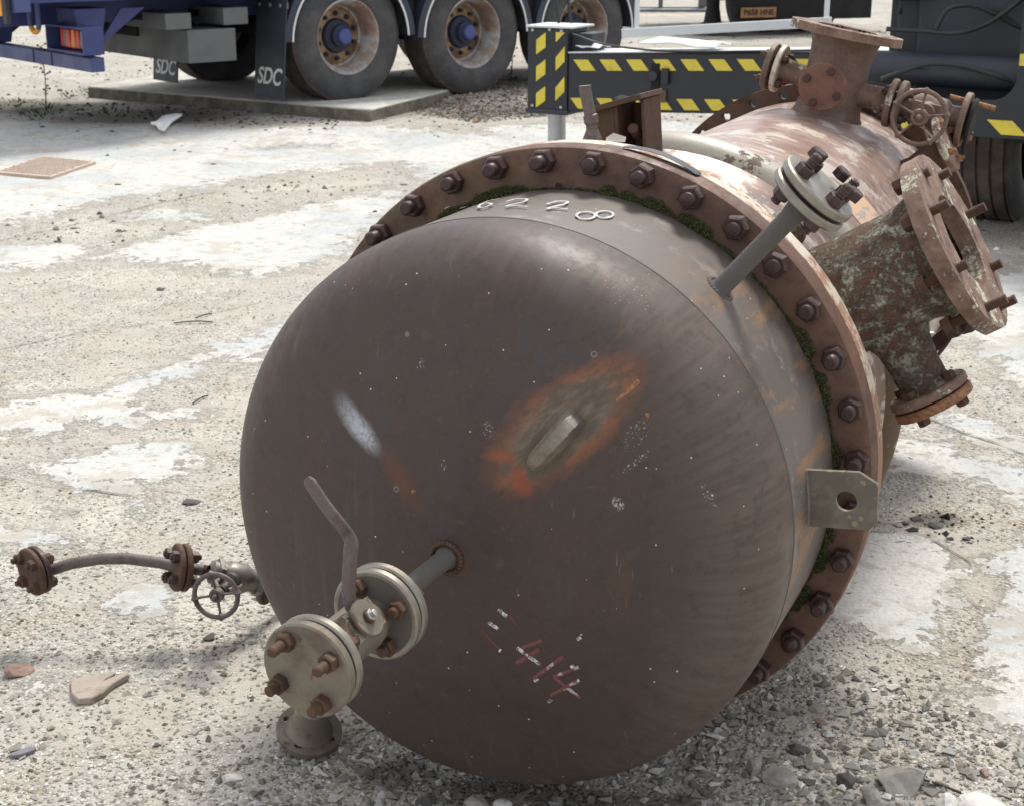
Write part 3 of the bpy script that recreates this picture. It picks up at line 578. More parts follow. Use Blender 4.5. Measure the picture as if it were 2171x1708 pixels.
# --- ball valve on the drain pipe
AXD = unit((-.018, -.011, .43)); AXO = np.array((.012, -.001, .566))
AX = lambda z: frame(AXO+AXD*(z-.566), AXD, (1, 0, 0))
dp = MB().lathe([(.0275, .548), (.021, .566), (.0172, .575), (.0172, .765)], 32, AX(0.)); dp.build('drain_pipe', M_['pipe_dark'], vessel, VO)
HUB = VP(779, 1308, .888); bv = MB().lathe([(.03, .80), (.03, .812), (.038, .825), (.04, .84), (.04, .91), (.036, .93), (.03, .945), (.03, .957)], 40, AX(0))
D50 = POL(1, 50, 0); bv.box((0, 0, .03), (.062, .05, .05), frame(HUB-D50*.085, D50, (0, 0, 1)))
ball = bv.build('ball_valve', M_['galv_rust'], vessel, VO, bevel=.002)
disc_flange(.075, .017, .016, AX(.763)).build('pipe_flange', M_['galv'], ball)
disc_flange(.075, .017, .016, AX(.784)).build('pipe_flange', M_['galv'], ball)
disc_flange(.074, .017, .016, AX(.955)).build('pipe_flange', M_['galv'], ball)
disc_flange(.074, .0, .018, AX(.976)).build('blind_flange', M_['galv_rust'], ball, label='stained round blind flange closing the ball valve')
MB().lathe([(.03, .8), (.066, .8015), (.066, .8)], 40, AX(.0)).build('rust_stain', M_['pipe_dark'], ball)
bolt_ring(ball, AX(.994), 4, .052, .026, .016, .0085, .024, M_['rust'], rad(32), .04)
bolt_ring(ball, AX(.80), 4, .052, .026, .016, .0085, .01, M_['rust'], rad(28), .038)
hs = HUB-D50*.067; fm = frame(hs, D50, (0, 0, 1))
hb = MB().cyl(hs+D50*.04, hs+D50*.074, .011, 20); hb.build('stem', M_['rust'], ball)
MB().lathe([(0, 0), (.029, 0), (.03, .002), (.03, .005), (.029, .007), (0, .007)], 40, frame(hs+D50*.062, D50)).build('hub_washer', M_['galv_rust'], ball)
nb = MB().nut(frame(hs+D50*.069, D50), .017, .010, .0055, .006, .3); nb.build('stem_nut', M_['steel'], ball)
bp = MB().prism([(-.047, -.024), (.047, -.024), (.047, .024), (-.047, .024)], .005, frame(hs+D50*.05, D50, (0, 0, 1))); bp.build('top_plate', M_['cream'], ball, bevel=.001)
# lever: flat bar following its surveyed bends
Lp = [VP(772, 1318, .885), VP(748, 1296, .885), VP(738, 1262, .885), VP(743, 1168, .885), VP(746, 1150, .885), VP(737, 1130, .885), VP(690, 1072, .885), VP(650, 1012, .885)]
def strap(path, w, th, wd, n=6):
    P = np.array(path); Q = [P[0]]
    for i in range(1, len(P)):
        for k in range(1, n+1): Q.append(P[i-1]+(P[i]-P[i-1])*k/n)
    Q = np.array(Q)
    for _ in range(3): Q[1:-1] = (Q[:-2]+2*Q[1:-1]+Q[2:])/4
    T = np.gradient(Q, axis=0); T /= np.linalg.norm(T, axis=1)[:, None]; v = []; N = 14
    for i, p in enumerate(Q):
        x = wd-T[i]*(wd@T[i]); x /= np.linalg.norm(x); y = np.cross(T[i], x); e = 1
        if i == len(Q)-1: e = .55
        for k in range(N):
            a = 2*PI*k/N; ca, sa = math.cos(a), math.sin(a)
            v.append(p+e*(x*w/2*np.sign(ca)*abs(ca)**.45+y*th/2*np.sign(sa)*abs(sa)**.6))
    f = [(i*N+j, i*N+(j+1) % N, (i+1)*N+(j+1) % N, (i+1)*N+j) for i in range(len(Q)-1) for j in range(N)]+[tuple(range(N))[::-1], tuple(range((len(Q)-1)*N, len(Q)*N))]
    return MB().add(v, f)
strap(Lp, .027, .009, unit(np.array((1., .25, .35)))).build('lever', M_['pipe_lilac'], ball, ang=60, label='bent rusty flat lever of the ball valve')

wbd = MB(); nrm = AXD
for k in range(26):
    a = 2*PI*k/26; c = AXO+AXD*.001+np.array((.0275*math.cos(a), .0275*math.sin(a), .001)); wbd.lathe([(0, .0035), (.003, .003), (.0052, 0), (0, -.002)], 8, frame(c, (math.cos(a)*.4, math.sin(a)*.4, 1)))
wbd.build('weld_bead', M_['rust'], vessel, VO)
# --- plain stub with two galvanised flanges on the band
b0 = VCYL(1527, 612, R_C); PHI2 = math.degrees(math.atan2(b0[0], b0[1])); Z2 = b0[2]
D2 = POL(1, PHI2, 0); S2 = lambda r: POL(r, PHI2, Z2)
MB().lathe([(.026, 0), (.02, .008), (.0175, .014), (.0175, .17), (.0185, .175), (.0175, .18), (.026, .225)], 32, frame(S2(.52), D2)).build('vent_pipe', M_['pipe_dark'], vessel, VO)
wbd = MB(); t1 = unit(np.cross(D2, (0, 0, 1)))
for k in range(24):
    a = 2*PI*k/24; c = S2(R_C+.001)+.025*(math.cos(a)*t1+math.sin(a)*np.array((0, 0, 1))); q_ = unit((c[0], c[1], 0)); c = np.array((q_[0]*(R_C+.001), q_[1]*(R_C+.001), c[2])); wbd.lathe([(0, .0032), (.003, .0026), (.005, 0), (0, -.002)], 8, frame(c, q_))
wbd.build('weld_bead', M_['pipe_dark'], vessel, VO)
vf = grp('vent_flanges', vessel); vf.location = VO
F2 = lambda r: frame(S2(r), D2, (0, 0, 1))
disc_flange(.073, .0, .016, F2(.742)).build('pipe_flange', M_['galv'], vf); disc_flange(.073, .0, .017, F2(.764)).build('blind_flange', M_['galv'], vf)
bolt_ring(vf, F2(.781), 4, .05, .027, .017, .009, .022, M_['nut'], rad(45), .039)
for k in range(3):
    a = rad(100+k*70); MB().nut(F2(.798)@shift((.05*math.cos(a), .05*math.sin(a), .0)), .026, .017).build('nut', M_['nut'], vf, ang=30)

# --- lug plate at the side
lz = .172; c_ = [VP(*q, lz) for q in ((1700, 994), (1822, 1000), (1862, 1026), (1860, 1106), (1843, 1122), (1700, 1113))]; ch = VP(1795, 1061, lz)
out = np.array([p[:2] for p in c_])
def plate_hole(outp, hc, hr, z0, th, n=40):
    cx, cy = hc; P = []; H = []
    m = len(outp); per = []
    for k in range(n):
        a = 2*PI*k/n; d = np.array((math.cos(a), math.sin(a))); best = 1e9
        for i in range(m):
            p = outp[i]; q = outp[(i+1) % m]; e = q-p; den = d[0]*e[1]-d[1]*e[0]
            if abs(den) < 1e-12: continue
            w = p-np.array(hc); tt = (w[0]*e[1]-w[1]*e[0])/den; uu = (w[0]*d[1]-w[1]*d[0])/den
            if tt > 0 and -1e-9 <= uu <= 1+1e-9: best = min(best, tt)
        P.append(np.array(hc)+d*best); H.append(np.array(hc)+d*hr)
    for p in outp:                      # snap nearest ray to each true corner
        k = int(np.argmin([np.linalg.norm(q-p) for q in P])); P[k] = p
    v = [(*p, z0) for p in P]+[(*h, z0) for h in H]+[(*p, z0+th) for p in P]+[(*h, z0+th) for h in H]; f = []
    for i in range(n):
        j = (i+1) % n; f += [(j, i, n+i, n+j), (2*n+i, 2*n+j, 3*n+j, 3*n+i), (n+j, n+i, 3*n+i, 3*n+j), (i, j, 2*n+j, 2*n+i)]
    return MB().add(v, f)
def mk_lug():
    t = NT('spotted_lug_steel'); a = t.noise(20, 6, .65); v = t.vor(75); vc = t.vor(75, out='Color')
    col = t.mix(t.rng(a, .4, .65), (.13,.115,.095), (.19,.17,.14)); s_ = t.ma('MULTIPLY', t.rng(v, .42, .36), t.ma('GREATER_THAN', vc, .6))
    xm = t.ma('MULTIPLY', s_, t.rng(t.noise(12, 3), .48, .55)); col = t.mix(t.ma('MULTIPLY', xm, .75), col, (.3,.27,.15)); return t.fin(col, .45, .35, a, .1, .001)
M_['lug'] = mk_lug()
plate_hole(out, ch[:2], .0185, lz-.006, .009).build('side_lug', M_['lug'], vessel, VO, ang=30)
wb = MB()
for k in range(16):
    y = out[5][1]+(out[0][1]-out[5][1])*(k+.5)/16; x = math.sqrt(max(R_C**2-y*y, 0))+.004; wb.lathe([(0, .0045), (.004, .004), (.0065, 0), (0, -.001)], 8, frame((x, y, lz+.001), (.6, 0, .8)))
wb.build('weld_bead', M_['lug'], vessel, VO)
# --- ground-off stub in the middle of the domed end
p0 = HEADPT(1125, 990); p1 = HEADPT(1228, 880); dd = p1-p0; q0 = np.array((*p0, )); ez = unit((p0+p1)/2-np.array((0, 0, _cz))); M = frame((p0+p1)/2-ez*.004, ez, dd); Lh = np.linalg.norm(dd)/2
v = []; 
N_ = 26
for i in range(N_+1):
    u = -1+2*i/N_; w = .0165*(1-abs(u)**7*.4)*(.8+.35*(u*.5+.5)); h = .010+.036*(1-abs(u)**10)*(.35+.65*(u*.5+.5))
    for (yy, zz) in ((-1.25, 0), (-.95, .55), (-.6, .97), (.0, 1.0), (.6, .93), (.95, .5), (1.3, 0)):
        v.append((u*Lh*1.02, w*yy+random.uniform(-.0009, .0009), h*zz+random.uniform(-.0012, .0012)))
f = [(i*7+j, i*7+j+1, (i+1)*7+j+1, (i+1)*7+j) for i in range(N_) for j in range(6)]+[tuple(range(7))[::-1], tuple(range(N_*7, N_*7+7))]
t = NT('torch_cut_stub'); xx = t.sep(); br_ = t.rng(t.ma('ADD', xx[0], t.ma('MULTIPLY', t.noise(60, 4), .03)), .045+p0[0]+.5*(p1-p0)[0]-.03, .075+p0[0]+.5*(p1-p0)[0]-.02); sc_ = t.mix(t.noise(70, 5), (.09,.075,.045), (.24,.2,.15)); M_['stub'] = t.fin(t.mix(br_, sc_, (.33,.30,.26)), t.rng(br_, 0, 1, .6, .3), t.ma('MULTIPLY', br_, .85), t.noise(120, 5, .7), .5, .002)
MB().add(v, f, M).build('ground_off_lug', M_['stub'], vessel, HL, ang=28, label='bright torch cut remains of a lug in a rust ringed patch')
for px, py in ((877, 1042), (1373, 880)):
    p = HEADPT(px, py); MB().lathe([(0, .0035), (.0025, .003), (.0042, .001), (.0048, -.001)], 12, frame(p, unit(p-np.array((0, 0, _cz))))).build('weld_spatter', M_['rust_orange'], vessel, HL)
# --- chalk figures and crayon ticks (thin strokes lying on the steel)
M_['chalk'] = paint('chalk', (.5,.5,.5), .9, (.19,.17,.155), .95, 60)
t = NT('crayon'); n_ = t.noise(38, 3, .6); M_['crayon'] = t.fin(t.mix(t.rng(n_, .56, .62, 0, .8), (.15,.055,.047), (.42,.37,.37)), .8)
def strokes(name, lines, project, w, mat, parent, loc, off=.0009):
    m = MB()
    for ln in lines:
        P = [np.array(ln[0], float)]
        for a, b in zip(ln[:-1], ln[1:]):
            a = np.array(a, float); b = np.array(b, float); k = max(2, int(np.linalg.norm(b-a)/3))
            P += [a+(b-a)*i/k for i in range(1, k+1)]
        P = np.array(P)
        for _ in range(2): P[1:-1] = (P[:-2]+2*P[1:-1]+P[2:])/4
        Q = [project(*p) for p in P]; pts = np.array([q for q, n in Q]); nr = np.array([n for q, n in Q]); T = np.gradient(pts, axis=0); T /= np.linalg.norm(T, axis=1)[:, None]+1e-9
        S = np.cross(T, nr); S /= np.linalg.norm(S, axis=1)[:, None]+1e-9; ww = w*(.8+.4*RNG.random(len(pts)))[:, None]; v = []
        L_ = pts+S*ww/2+nr*.0003; R_ = pts-S*ww/2+nr*.0003; C_ = pts+nr*off; n = len(pts); v = np.vstack([L_, C_, R_])
        m.add(v, [(i, i+1, n+i+1, n+i) for i in range(n-1)]+[(n+i, n+i+1, 2*n+i+1, 2*n+i) for i in range(n-1)])
    return m.build(name, mat, parent, loc)
zz6 = lambda x, y: ((750+x/2.285)*.9623, (280+y/2.285)*.9623)
def pband(x, y): p = VCYL(x, y, R_C+.0002); n = unit((p[0], p[1], 0)); return p, n
def oval(cx, cy, a, b, ph=0): return [(cx+a*math.cos(ph+2*PI*k/18), cy+b*math.sin(ph+2*PI*k/18)) for k in range(19)]
cn = vessel
six = [[(800, 362), (745, 372), (700, 392), (692, 406), (725, 406), (768, 388), (735, 382), (705, 392)]]
two = lambda ox, oy: [[(ox, oy+14), (ox+45, oy), (ox+110, oy), (ox+95, oy+14), (ox+20, oy+30), (ox-5, oy+38), (ox+55, oy+34), (ox+105, oy+40)]]
for nm, ln in (('chalk_figure', six), ('chalk_figure', two(835, 362)), ('chalk_figure', two(1040, 374)), ('chalk_figure', [oval(1236, 445, 48, 19), oval(1330, 440, 44, 18)]), ('chalk_tick', [[(600, 412), (630, 402)]]), ('chalk_tick', [[(525, 412), (545, 402)]])):
    strokes(nm, [[zz6(*p) for p in l] for l in ln], pband, .0052, M_['chalk'], vessel, VO, .0003)
zzr = lambda x, y: ((1000+x/3.596)*.9623, (1300+y/3.596)*.9623)
def phead(x, y): p = HEADPT(x, y); return p, unit(p-np.array((0, 0, _cz)))
for ln, mt in (([(700, 395), (540, 455)], 'crayon'), ([(500, 450), (590, 520), (685, 585)], 'chalk2'), ([(680, 465), (495, 575)], 'crayon'), ([(870, 520), (630, 695)], 'crayon'), ([(990, 605), (790, 685)], 'crayon'), ([(790, 685), (1000, 850)], 'crayon'), ([(990, 710), (770, 830)], 'crayon'),
               ([(272, 250), (350, 302)], 'chalk2'), ([(350, 150), (420, 205)], 'chalk2'), ([(430, 190), (505, 288)], 'faint'), ([(210, 310), (350, 455)], 'faint'), ([(358, 470), (372, 478)], 'chalk2')):
    if mt == 'chalk2' and 'chalk2' not in M_:
        t = NT('smudged_chalk'); n_ = t.noise(120, 4, .7); M_['chalk2'] = t.fin(t.mix(t.rng(n_, .42, .55), (.12,.08,.07), (.6,.59,.6)), .9)
    if mt == 'faint' and 'faint' not in M_: M_['faint'] = paint('faint_crayon', (.1,.045,.035), .8, (.07,.05,.04), .6, 60)
    strokes('crayon_tick', [[zzr(*p) for p in ln]], phead, .0068, M_[mt], vessel, HL, .0016)

strokes('orange_score_mark', [[(1308, 851), (1330, 829), (1355, 806)]], phead, .0075, M_['rust_orange'], vessel, HL, .0012)
for px, py in ((1228, 1352), (1215, 1411), (1225, 1443), (1166, 1484), (1137, 1440)):
    pe = phead(px*1., py*1.); strokes('crayon_tick', [[(px-4, py+3), (px+4, py-3)]], phead, .0062, M_['chalk2'], vessel, HL, .0022)
# --- large lichen-covered side nozzle
NPH, NZ = 58.8, -.37; DN = POL(1, NPH, 0); TN = POL(1, NPH+90, 0)
NF = lambda r: frame(POL(r, NPH, NZ), DN, (0, 0, 1))
NFT = lambda r: frame(POL(r, NPH, NZ), DN-np.array((0, 0, .0)), (0, 0, 1))
nz_ = MB().lathe([(.128, 0), (.120, .02), (.116, .1), (.116, .2), (.122, .235), (.135, .272)], 64, NF(.49))
side = nz_.build('side_nozzle', M_['lichen'], vessel, VO, ang=60, label='wide pipe stub crusted with grey green lichen')
tx = bpy.data.textures.new('crust', 'CLOUDS'); tx.noise_scale = .03; tx.noise_depth = 3
def crust(o, s, lv=2):
    sd = o.modifiers.new('sub', 'SUBSURF'); sd.subdivision_type = 'SIMPLE'; sd.levels = lv; sd.render_levels = lv
    d = o.modifiers.new('crust', 'DISPLACE'); d.texture = tx; d.strength = s; d.mid_level = .5
crust(side, .009, 2)
fl_ = MB().holed(.187, .098, .034, 8, .154, .0115, NFT(.768), ph=rad(10)); nf = fl_.build('open_flange', M_['lichen_edge'], side, ang=30, label='open round flange with long bolts left in it'); crust(nf, .003, 2)
MB().lathe([(.1, .0), (.1, .028)], 48, NFT(.768)).build('flange_bore', M_['dark'], side)  # near black lining: shade inside the bore put into its colour
for k in (0, 1, 2, 3, 4, 5, 6, 7):
    a = rad(10)+2*PI*k/8; Mb = NFT(.768)@shift((.154*math.cos(a), .154*math.sin(a), 0)); m = MB(); fl = np.eye(4); fl[1, 1] = -1; fl[2, 2] = -1
    back = random.uniform(.0, .045); fwd = random.uniform(.012, .05)
    m.nut(Mb@shift((0, 0, -back))@fl, .030, .02, .0, 0, random.random())
    pr = []; z = -back-.005
    while z < .026+fwd: pr += [(.0088, z), (.0100, z+.0016)]; z += .0032
    m.lathe(pr+[(0, z)], 14, Mb); m.build('flange_bolt', M_['rust'], side, ang=30)
# branch hanging from it
BP = POL(.605, NPH, NZ); BF = lambda d: frame(BP+TN*(d+.03), TN, (0, 0, 1))
br1 = MB().lathe([(.078, .0), (.072, .07), (.056, .11), (.05, .15), (.05, .19), (.06, .212)], 40, BF(0)); b1 = br1.build('branch_pipe', M_['lichen'], vessel, VO, ang=60); crust(b1, .007, 2)
disc_flange(.082, .03, .019, BF(.207)).build('pipe_flange', M_['lichen_edge'], b1)
disc_flange(.082, .0, .02, BF(.23)).build('blind_flange', M_['rust_orange'], b1, label='orange rusted blind flange under the branch')
bolt_ring(b1, BF(.25), 4, .06, .024, .016, .0, 0, M_['rust'], rad(20), .043)
# short stub beside it, and valve linkage behind
cs = MB().lathe([(.045, 0), (.04, .06), (.03, .09), (0, .092)], 24, frame(POL(.49, 40, -.33), POL(1, 38, 0))); o = cs.build('corroded_stub', M_['lichen'], vessel, VO, ang=60); crust(o, .01, 2)
hp = [AT(x, y, 3.5) for x, y in ((1930, 712), (1978, 708), (1992, 722), (1978, 760), (1975, 790))]
MB().tube([to_local(p) for p in hp], .006, 10).build('bent_rod', M_['steel'], vessel, VO)
hb_ = MB()
for x, y in ((2010, 700), (2040, 690)): p = to_local(AT(x, y, 3.35)); hb_.nut(frame(p, (.6, .3, .3)), .036, .03)
hb_.bar(to_local(AT(1975, 735, 3.45)), to_local(AT(2060, 660, 3.35)), .03, .02); hb_.build('side_clamp', M_['nut'], vessel, VO, ang=30)
MB().box((.47, -.24, -.42), (.06, .3, .26)).build('support_saddle', M_['neck'], vessel, VO, bevel=.01)

# --- top nozzle with three branches
TPH, TZ = 10.3, -1.88; DT = POL(1, TPH, 0); TT = POL(1, TPH+90, 0); TF = lambda r: frame(POL(r, TPH, TZ), DT-np.array((0, 0, .06)), (0, 0, 1))
top = MB().lathe([(.115, -.03), (.098, .0), (.09, .03), (.09, .15), (.093, .19), (.102, .215), (.112, .228)], 56, TF(.475)).build('top_nozzle', M_['valve_rust'], vessel, VO, ang=60, label='upright rusty pipe stub with wide open flange'); crust(top, .004, 1)
fl_ = MB().holed(.162, .088, .024, 8, .136, .011, TF(.695), ph=rad(20)); o = fl_.build('open_flange', M_['lichen_edge'], top, ang=30); crust(o, .002, 2)
MB().lathe([(.088, .0), (.088, .024)], 40, TF(.695)).build('flange_bore', M_['dark'], top)  # near black ring paints the shade inside the opening
def branch(org, d, L, r, mat=M_['lichen_edge']):
    return MB().lathe([(r*1.5, 0), (r, .03), (r, L*.6), (r*1.2, L)], 32, frame(org, d))
O_ = POL(.545, TPH, TZ)
lb = branch(O_+POL(.012, TPH, 0)-TT*.05, -TT*1+DT*.06, .115, .032).build('left_branch', M_['lichen_edge'], vessel, VO, ang=60); crust(lb, .003, 1)
LF = lambda d: frame(O_+POL(.02, TPH, 0)-TT*d, -TT+DT*.06, (0, 0, 1))
disc_flange(.07, .0, .016, LF(.16)).build('pipe_flange', M_['white_rust'], lb); disc_flange(.07, .0, .018, LF(.186)).build('blind_flange', M_['valve_rust'], lb)
bolt_ring(lb, LF(.204), 4, .05, .022, .015, .007, .01, M_['rust'], rad(45), .044)
fb = branch(O_+np.array((0, 0, .05)), (0, 0, 1), .1, .032, M_['valve_rust']).build('front_branch', M_['valve_rust'], vessel, VO, ang=60)
M_['red_disc'] = rusty('red_brown_disc', (.135,.066,.046), (.165,.08,.056), (.11,.056,.042), 12, (.6,.8), .1, .3, .001)
FB = lambda d: frame(O_+POL(.02, TPH, 0)+np.array((0, 0, d)), (0, 0, 1), (1, 0, 0))
disc_flange(.068, .0, .02, FB(.15)).build('blind_flange', M_['red_disc'], fb, label='red brown round blind flange facing the camera')
bolt_ring(fb, FB(.17), 4, .049, .02, .012, .0, 0, M_['nut'], rad(62))
rb = branch(O_+TT*.05, TT, .13, .034).build('right_branch', M_['lichen_edge'], vessel, VO, ang=60); crust(rb, .003, 1)
RF = lambda d: frame(O_+TT*d-DT*.004, TT, (0, 0, 1))
disc_flange(.07, .0, .018, RF(.165)).build('pipe_flange', M_['lichen_edge'], rb); disc_flange(.07, .0, .018, RF(.192)).build('pipe_flange', M_['valve_rust'], rb)
bolt_ring(rb, RF(.21), 4, .05, .022, .014, .007, .012, M_['nut'], rad(45), .045)
vb = MB().lathe([(.034, .21), (.032, .23), (.046, .25), (.048, .3), (.044, .33), (.032, .345), (.034, .375)], 32, RF(0)); vb.cyl(O_+TT*.285, O_+TT*.285+np.array((0, 0, .1)), .03, 24); vb.box((0, 0, .075), (.075, .06, .016), frame(O_+TT*.285, (0, 0, 1), TT))
gv = vb.build('gate_valve', M_['valve_rust'], vessel, VO, ang=40, bevel=.002)
disc_flange(.078, .0, .018, RF(.375)).build('pipe_flange', M_['valve_rust'], gv); disc_flange(.066, .0, .012, RF(.4)).build('gasket', M_['dark'], gv)
MB().cyl(O_+TT*.33+DT*.05, O_+TT*.46+DT*.045, .008, 12).build('long_bolt', M_['rust_orange'], gv); MB().cyl(O_+TT*.3-DT*.05, O_+TT*.42-DT*.05, .008, 12).build('long_bolt', M_['rust_orange'], gv)
MB().cyl(O_+TT*.285+np.array((0, 0, .09)), O_+TT*.285+np.array((0, 0, .185)), .009, 12).build('stem', M_['valve_rust'], gv)
for s_ in (-1, 1): MB().bar(O_+TT*.285+TT*.028*s_+np.array((0, 0, .08)), O_+TT*.285+TT*.014*s_+np.array((0, 0, .15)), .012, .008, DT).build('yoke', M_['valve_rust'], gv)
def handwheel(Mw, R, name, mat, parent, loc=None, ns=5, ph=0., tr=.0065):
    m = MB(); n = 60; tor = []
    P = [(R*math.cos(2*PI*k/n), R*math.sin(2*PI*k/n), 0) for k in range(n)]; N = 10; v = []
    for k in range(n):
        a = 2*PI*k/n; rb_ = tr*(1+.75*max(0, math.cos((a-ph)*ns))**24)
        for j in range(N): b = 2*PI*j/N; v.append(((R+rb_*math.cos(b))*math.cos(a), (R+rb_*math.cos(b))*math.sin(a), rb_*math.sin(b)))
    m.add(v, [(k*N+j, ((k+1) % n)*N+j, ((k+1) % n)*N+(j+1) % N, k*N+(j+1) % N) for k in range(n) for j in range(N)], Mw)
    for k in range(ns):
        a = ph+2*PI*k/ns; pts = [(r_*math.cos(a), r_*math.sin(a), -.008*(1-r_/R)**.5+.002) for r_ in np.linspace(R*.22, R*.98, 6)]
        pts = np.array(pts)@Mw[:3, :3].T+Mw[:3, 3]; m.tube(pts, [tr*.75, tr*.6, tr*.5, tr*.5, tr*.55, tr*.7], 8)
    m.lathe([(R*.33, -.012), (R*.33, .0), (R*.29, .004), (R*.2, .004), (R*.19, .001), (R*.13, .002), (R*.12, .012), (R*.05, .018), (0, .019)], 28, Mw)
    return m.build(name, mat, parent, loc, ang=40)
handwheel(frame(O_+TT*.285+np.array((0, 0, .175)), (.05, .05, 1), DT), .073, 'handwheel', M_['valve_rust'], gv, ns=5, ph=0)
# second small nozzle to the right, flange seen edge-on
SP, SZ = 47, -1.8; DS = POL(1, SP, 0)
sn = MB().lathe([(.04, 0), (.03, .03), (.03, .12)], 24, frame(POL(.465, SP, SZ), DS)).build('shell_nozzle', M_['rust'], vessel, VO)
Ms = frame(POL(.59, SP, SZ), POL(1, SP+18, 0), (0, 0, 1)); disc_flange(.085, .0, .02, Ms).build('blind_flange', M_['lichen_edge'], sn); bolt_ring(sn, Ms@shift((0, 0, .02)), 4, .062, .02, .012, .006, .01, M_['rust_orange'], .4)
# bracket and threaded rod on the near shoulder
BPH, BZ = -4.5, -.46
FBk = frame(POL(.50, BPH, BZ), POL(1, BPH, 0), (0, 0, 1))      # x -> +z(axis), z -> radial
bk = MB()
bk.box((.04, -.03, .06), (.008, .052, .15)); bk.box((-.004, .0, .065), (.096, .008, .155)); bk.box((-.045, .03, .06), (.008, .056, .15)); bk.box((-.01, .058, .07), (.085, .008, .16))
bk.bar((0, -.068, .128), (0, .066, .158), .012, .115, (1, 0, 0)); bk.cyl((.0, .03, .07), (.035, .034, .09), .012, 10)
bk2 = MB().add(np.vstack(bk.v), bk.f, FBk@rotz(rad(-6))); o = bk2.build('support_bracket', M_['rust'], vessel, VO, bevel=.0015, label='rusty welded box bracket on the shoulder of the shell'); 
rp = []; RP0, RP1 = VP(1256, 305, -.33), VP(1243, 182, -.33)
for k in range(40):
    u = k/39; rp.append(RP0+(RP1-RP0)*u+np.array((.003*math.sin(5*u), 0, 0)))
rr_ = [.024-.012*min(u*4, 1)+.0012*(k % 2)+(.003 if .35 < u < .5 else 0) for k, u in enumerate(np.linspace(0, 1, 40))]
MB().tube(rp, rr_, 14).build('threaded_stud', M_['pipe_lilac'], vessel, VO, ang=50, label='rusty threaded rod standing up behind the flange')
RP2 = RP0*1.0; RP2[1] -= .1; MB().cyl(RP2, RP0+np.array((0, .004, 0)), .022, 14).build('stud_base', M_['rust'], vessel, VO)
# torn gasket strip on top of the joint
gs = []; 
for k in range(24):
    u = k/23; a = rad(82-15*u); lift = .007*math.sin(PI*u)+.003; gs.append((R1+lift)*np.array((math.cos(a), math.sin(a), 0))+np.array((0, 0, FF-.058+.012*u)))
strap(gs, .03, .0022, np.array((0, 0, 1.)), 2).build('torn_gasket_strip', M_['black2'], vessel, VO)
MB().add(np.vstack([POL(R1+.002+h, p, FF-.085+z) for p, h, z in ((3.3, 0, 0), (7, .004, 0), (7.4, .016, .01), (5, .02, .012), (3.6, .008, .008))]), [(0,1,2,3,4)]).build('plastic_scrap', M_['paper'], vessel, VO)
# --- small-bore line out to the left with flanges and a handwheel valve
DL = 3.62
Pw = [to_local(AT(x, y, d)) for x, y, d in ((60, 1214, DL-.03), (110, 1207, DL), (150, 1194, DL), (210, 1184, DL), (270, 1183, DL), (340, 1192, DL), (384, 1202, DL), (430, 1208, DL+.02), (500, 1222, DL+.03), (560, 1236, DL+.1), (640, 1240, DL+.25))]
side_line = MB().tube([p for p in Pw[1:8]], .0135, 16).build('drain_line', M_['pipe_lilac'], vessel, VO, ang=60, label='small bent pipe running out to the left of the vessel')
ax0 = unit(Pw[2]-Pw[0]); a1_ = unit(Pw[7]-Pw[5]); ax0 = unit(ax0-np.array((0, 0, 1.2)))
E0 = frame(Pw[0]+ax0*.0, -ax0, (0, 0, 1)); 
disc_flange(.057, 0, .014, E0@shift((0, 0, -.016))).build('blind_flange', M_['rust'], side_line); disc_flange(.057, 0, .014, E0@shift((0, 0, -.033))).build('pipe_flange', M_['nut'], side_line)
bolt_ring(side_line, E0@shift((0, 0, -.002)), 4, .04, .024, .014, .007, .009, M_['rust'], rad(40), .032)
MB().cyl(Pw[0]+ax0*.02, Pw[1]+ax0*.01, .0135, 16).build('pipe_end', M_['pipe_lilac'], side_line)
a1_ = unit(a1_-np.array((0, 0, .45))); E1_ = frame(Pw[6], a1_, (0, 0, 1))
disc_flange(.056, 0, .014, E1_@shift((0, 0, -.016))).build('pipe_flange', M_['rust'], side_line); disc_flange(.056, 0, .014, E1_@shift((0, 0, .001))).build('pipe_flange', M_['rust'], side_line)
bolt_ring(side_line, E1_@shift((0, 0, .015)), 4, .04, .025, .016, .007, .008, M_['nut'], rad(20), .031)
MB().tube(Pw[7:], .014, 14).build('pipe_end', M_['rust'], side_line)
vb = MB(); c0 = Pw[8]; dv = unit(Pw[9]-Pw[7]); hwc = to_local(AT(458, 1262, DL-.10)); ds = unit(hwc-c0)
vb.lathe([(.014, -.07), (.028, -.062), (.028, -.035), (.034, -.02), (.036, .02), (.028, .035), (.03, .06)], 20, frame(c0, dv))
for s_ in (-.052, .05): vb.nut(frame(c0+dv*s_, dv), .062, .016); vb.lathe([(.026, .0), (.022, .03), (.024, .032), (.024, .045), (.014, .05), (.01, .1)], 20, frame(c0, ds))
gvl = vb.build('globe_valve', M_['valve_mix'], vessel, VO, ang=40, bevel=.001)
for s_ in (-1, 1): 
    n_ = unit(np.cross(ds, dv)); MB().tube([c0+ds*.03+dv*.028*s_, c0+ds*.06+dv*.03*s_, c0+ds*.09+dv*.012*s_], .006, 8).build('yoke', M_['valve_mix'], gvl)
Mh = frame(hwc, ds, (0, 1, 0)); handwheel(Mh, .051, 'handwheel', M_['pipe_lilac'], gvl, ns=4, ph=.2, tr=.0058)
Mf = frame(Pw[9], dv, (0, 0, 1)); disc_flange(.05, 0, .014, Mf).build('pipe_flange', M_['rust'], gvl); bolt_ring(gvl, Mf@shift((0, 0, -.001)), 4, .036, .024, .014, 0, 0, M_['rust'], .5, -.014)

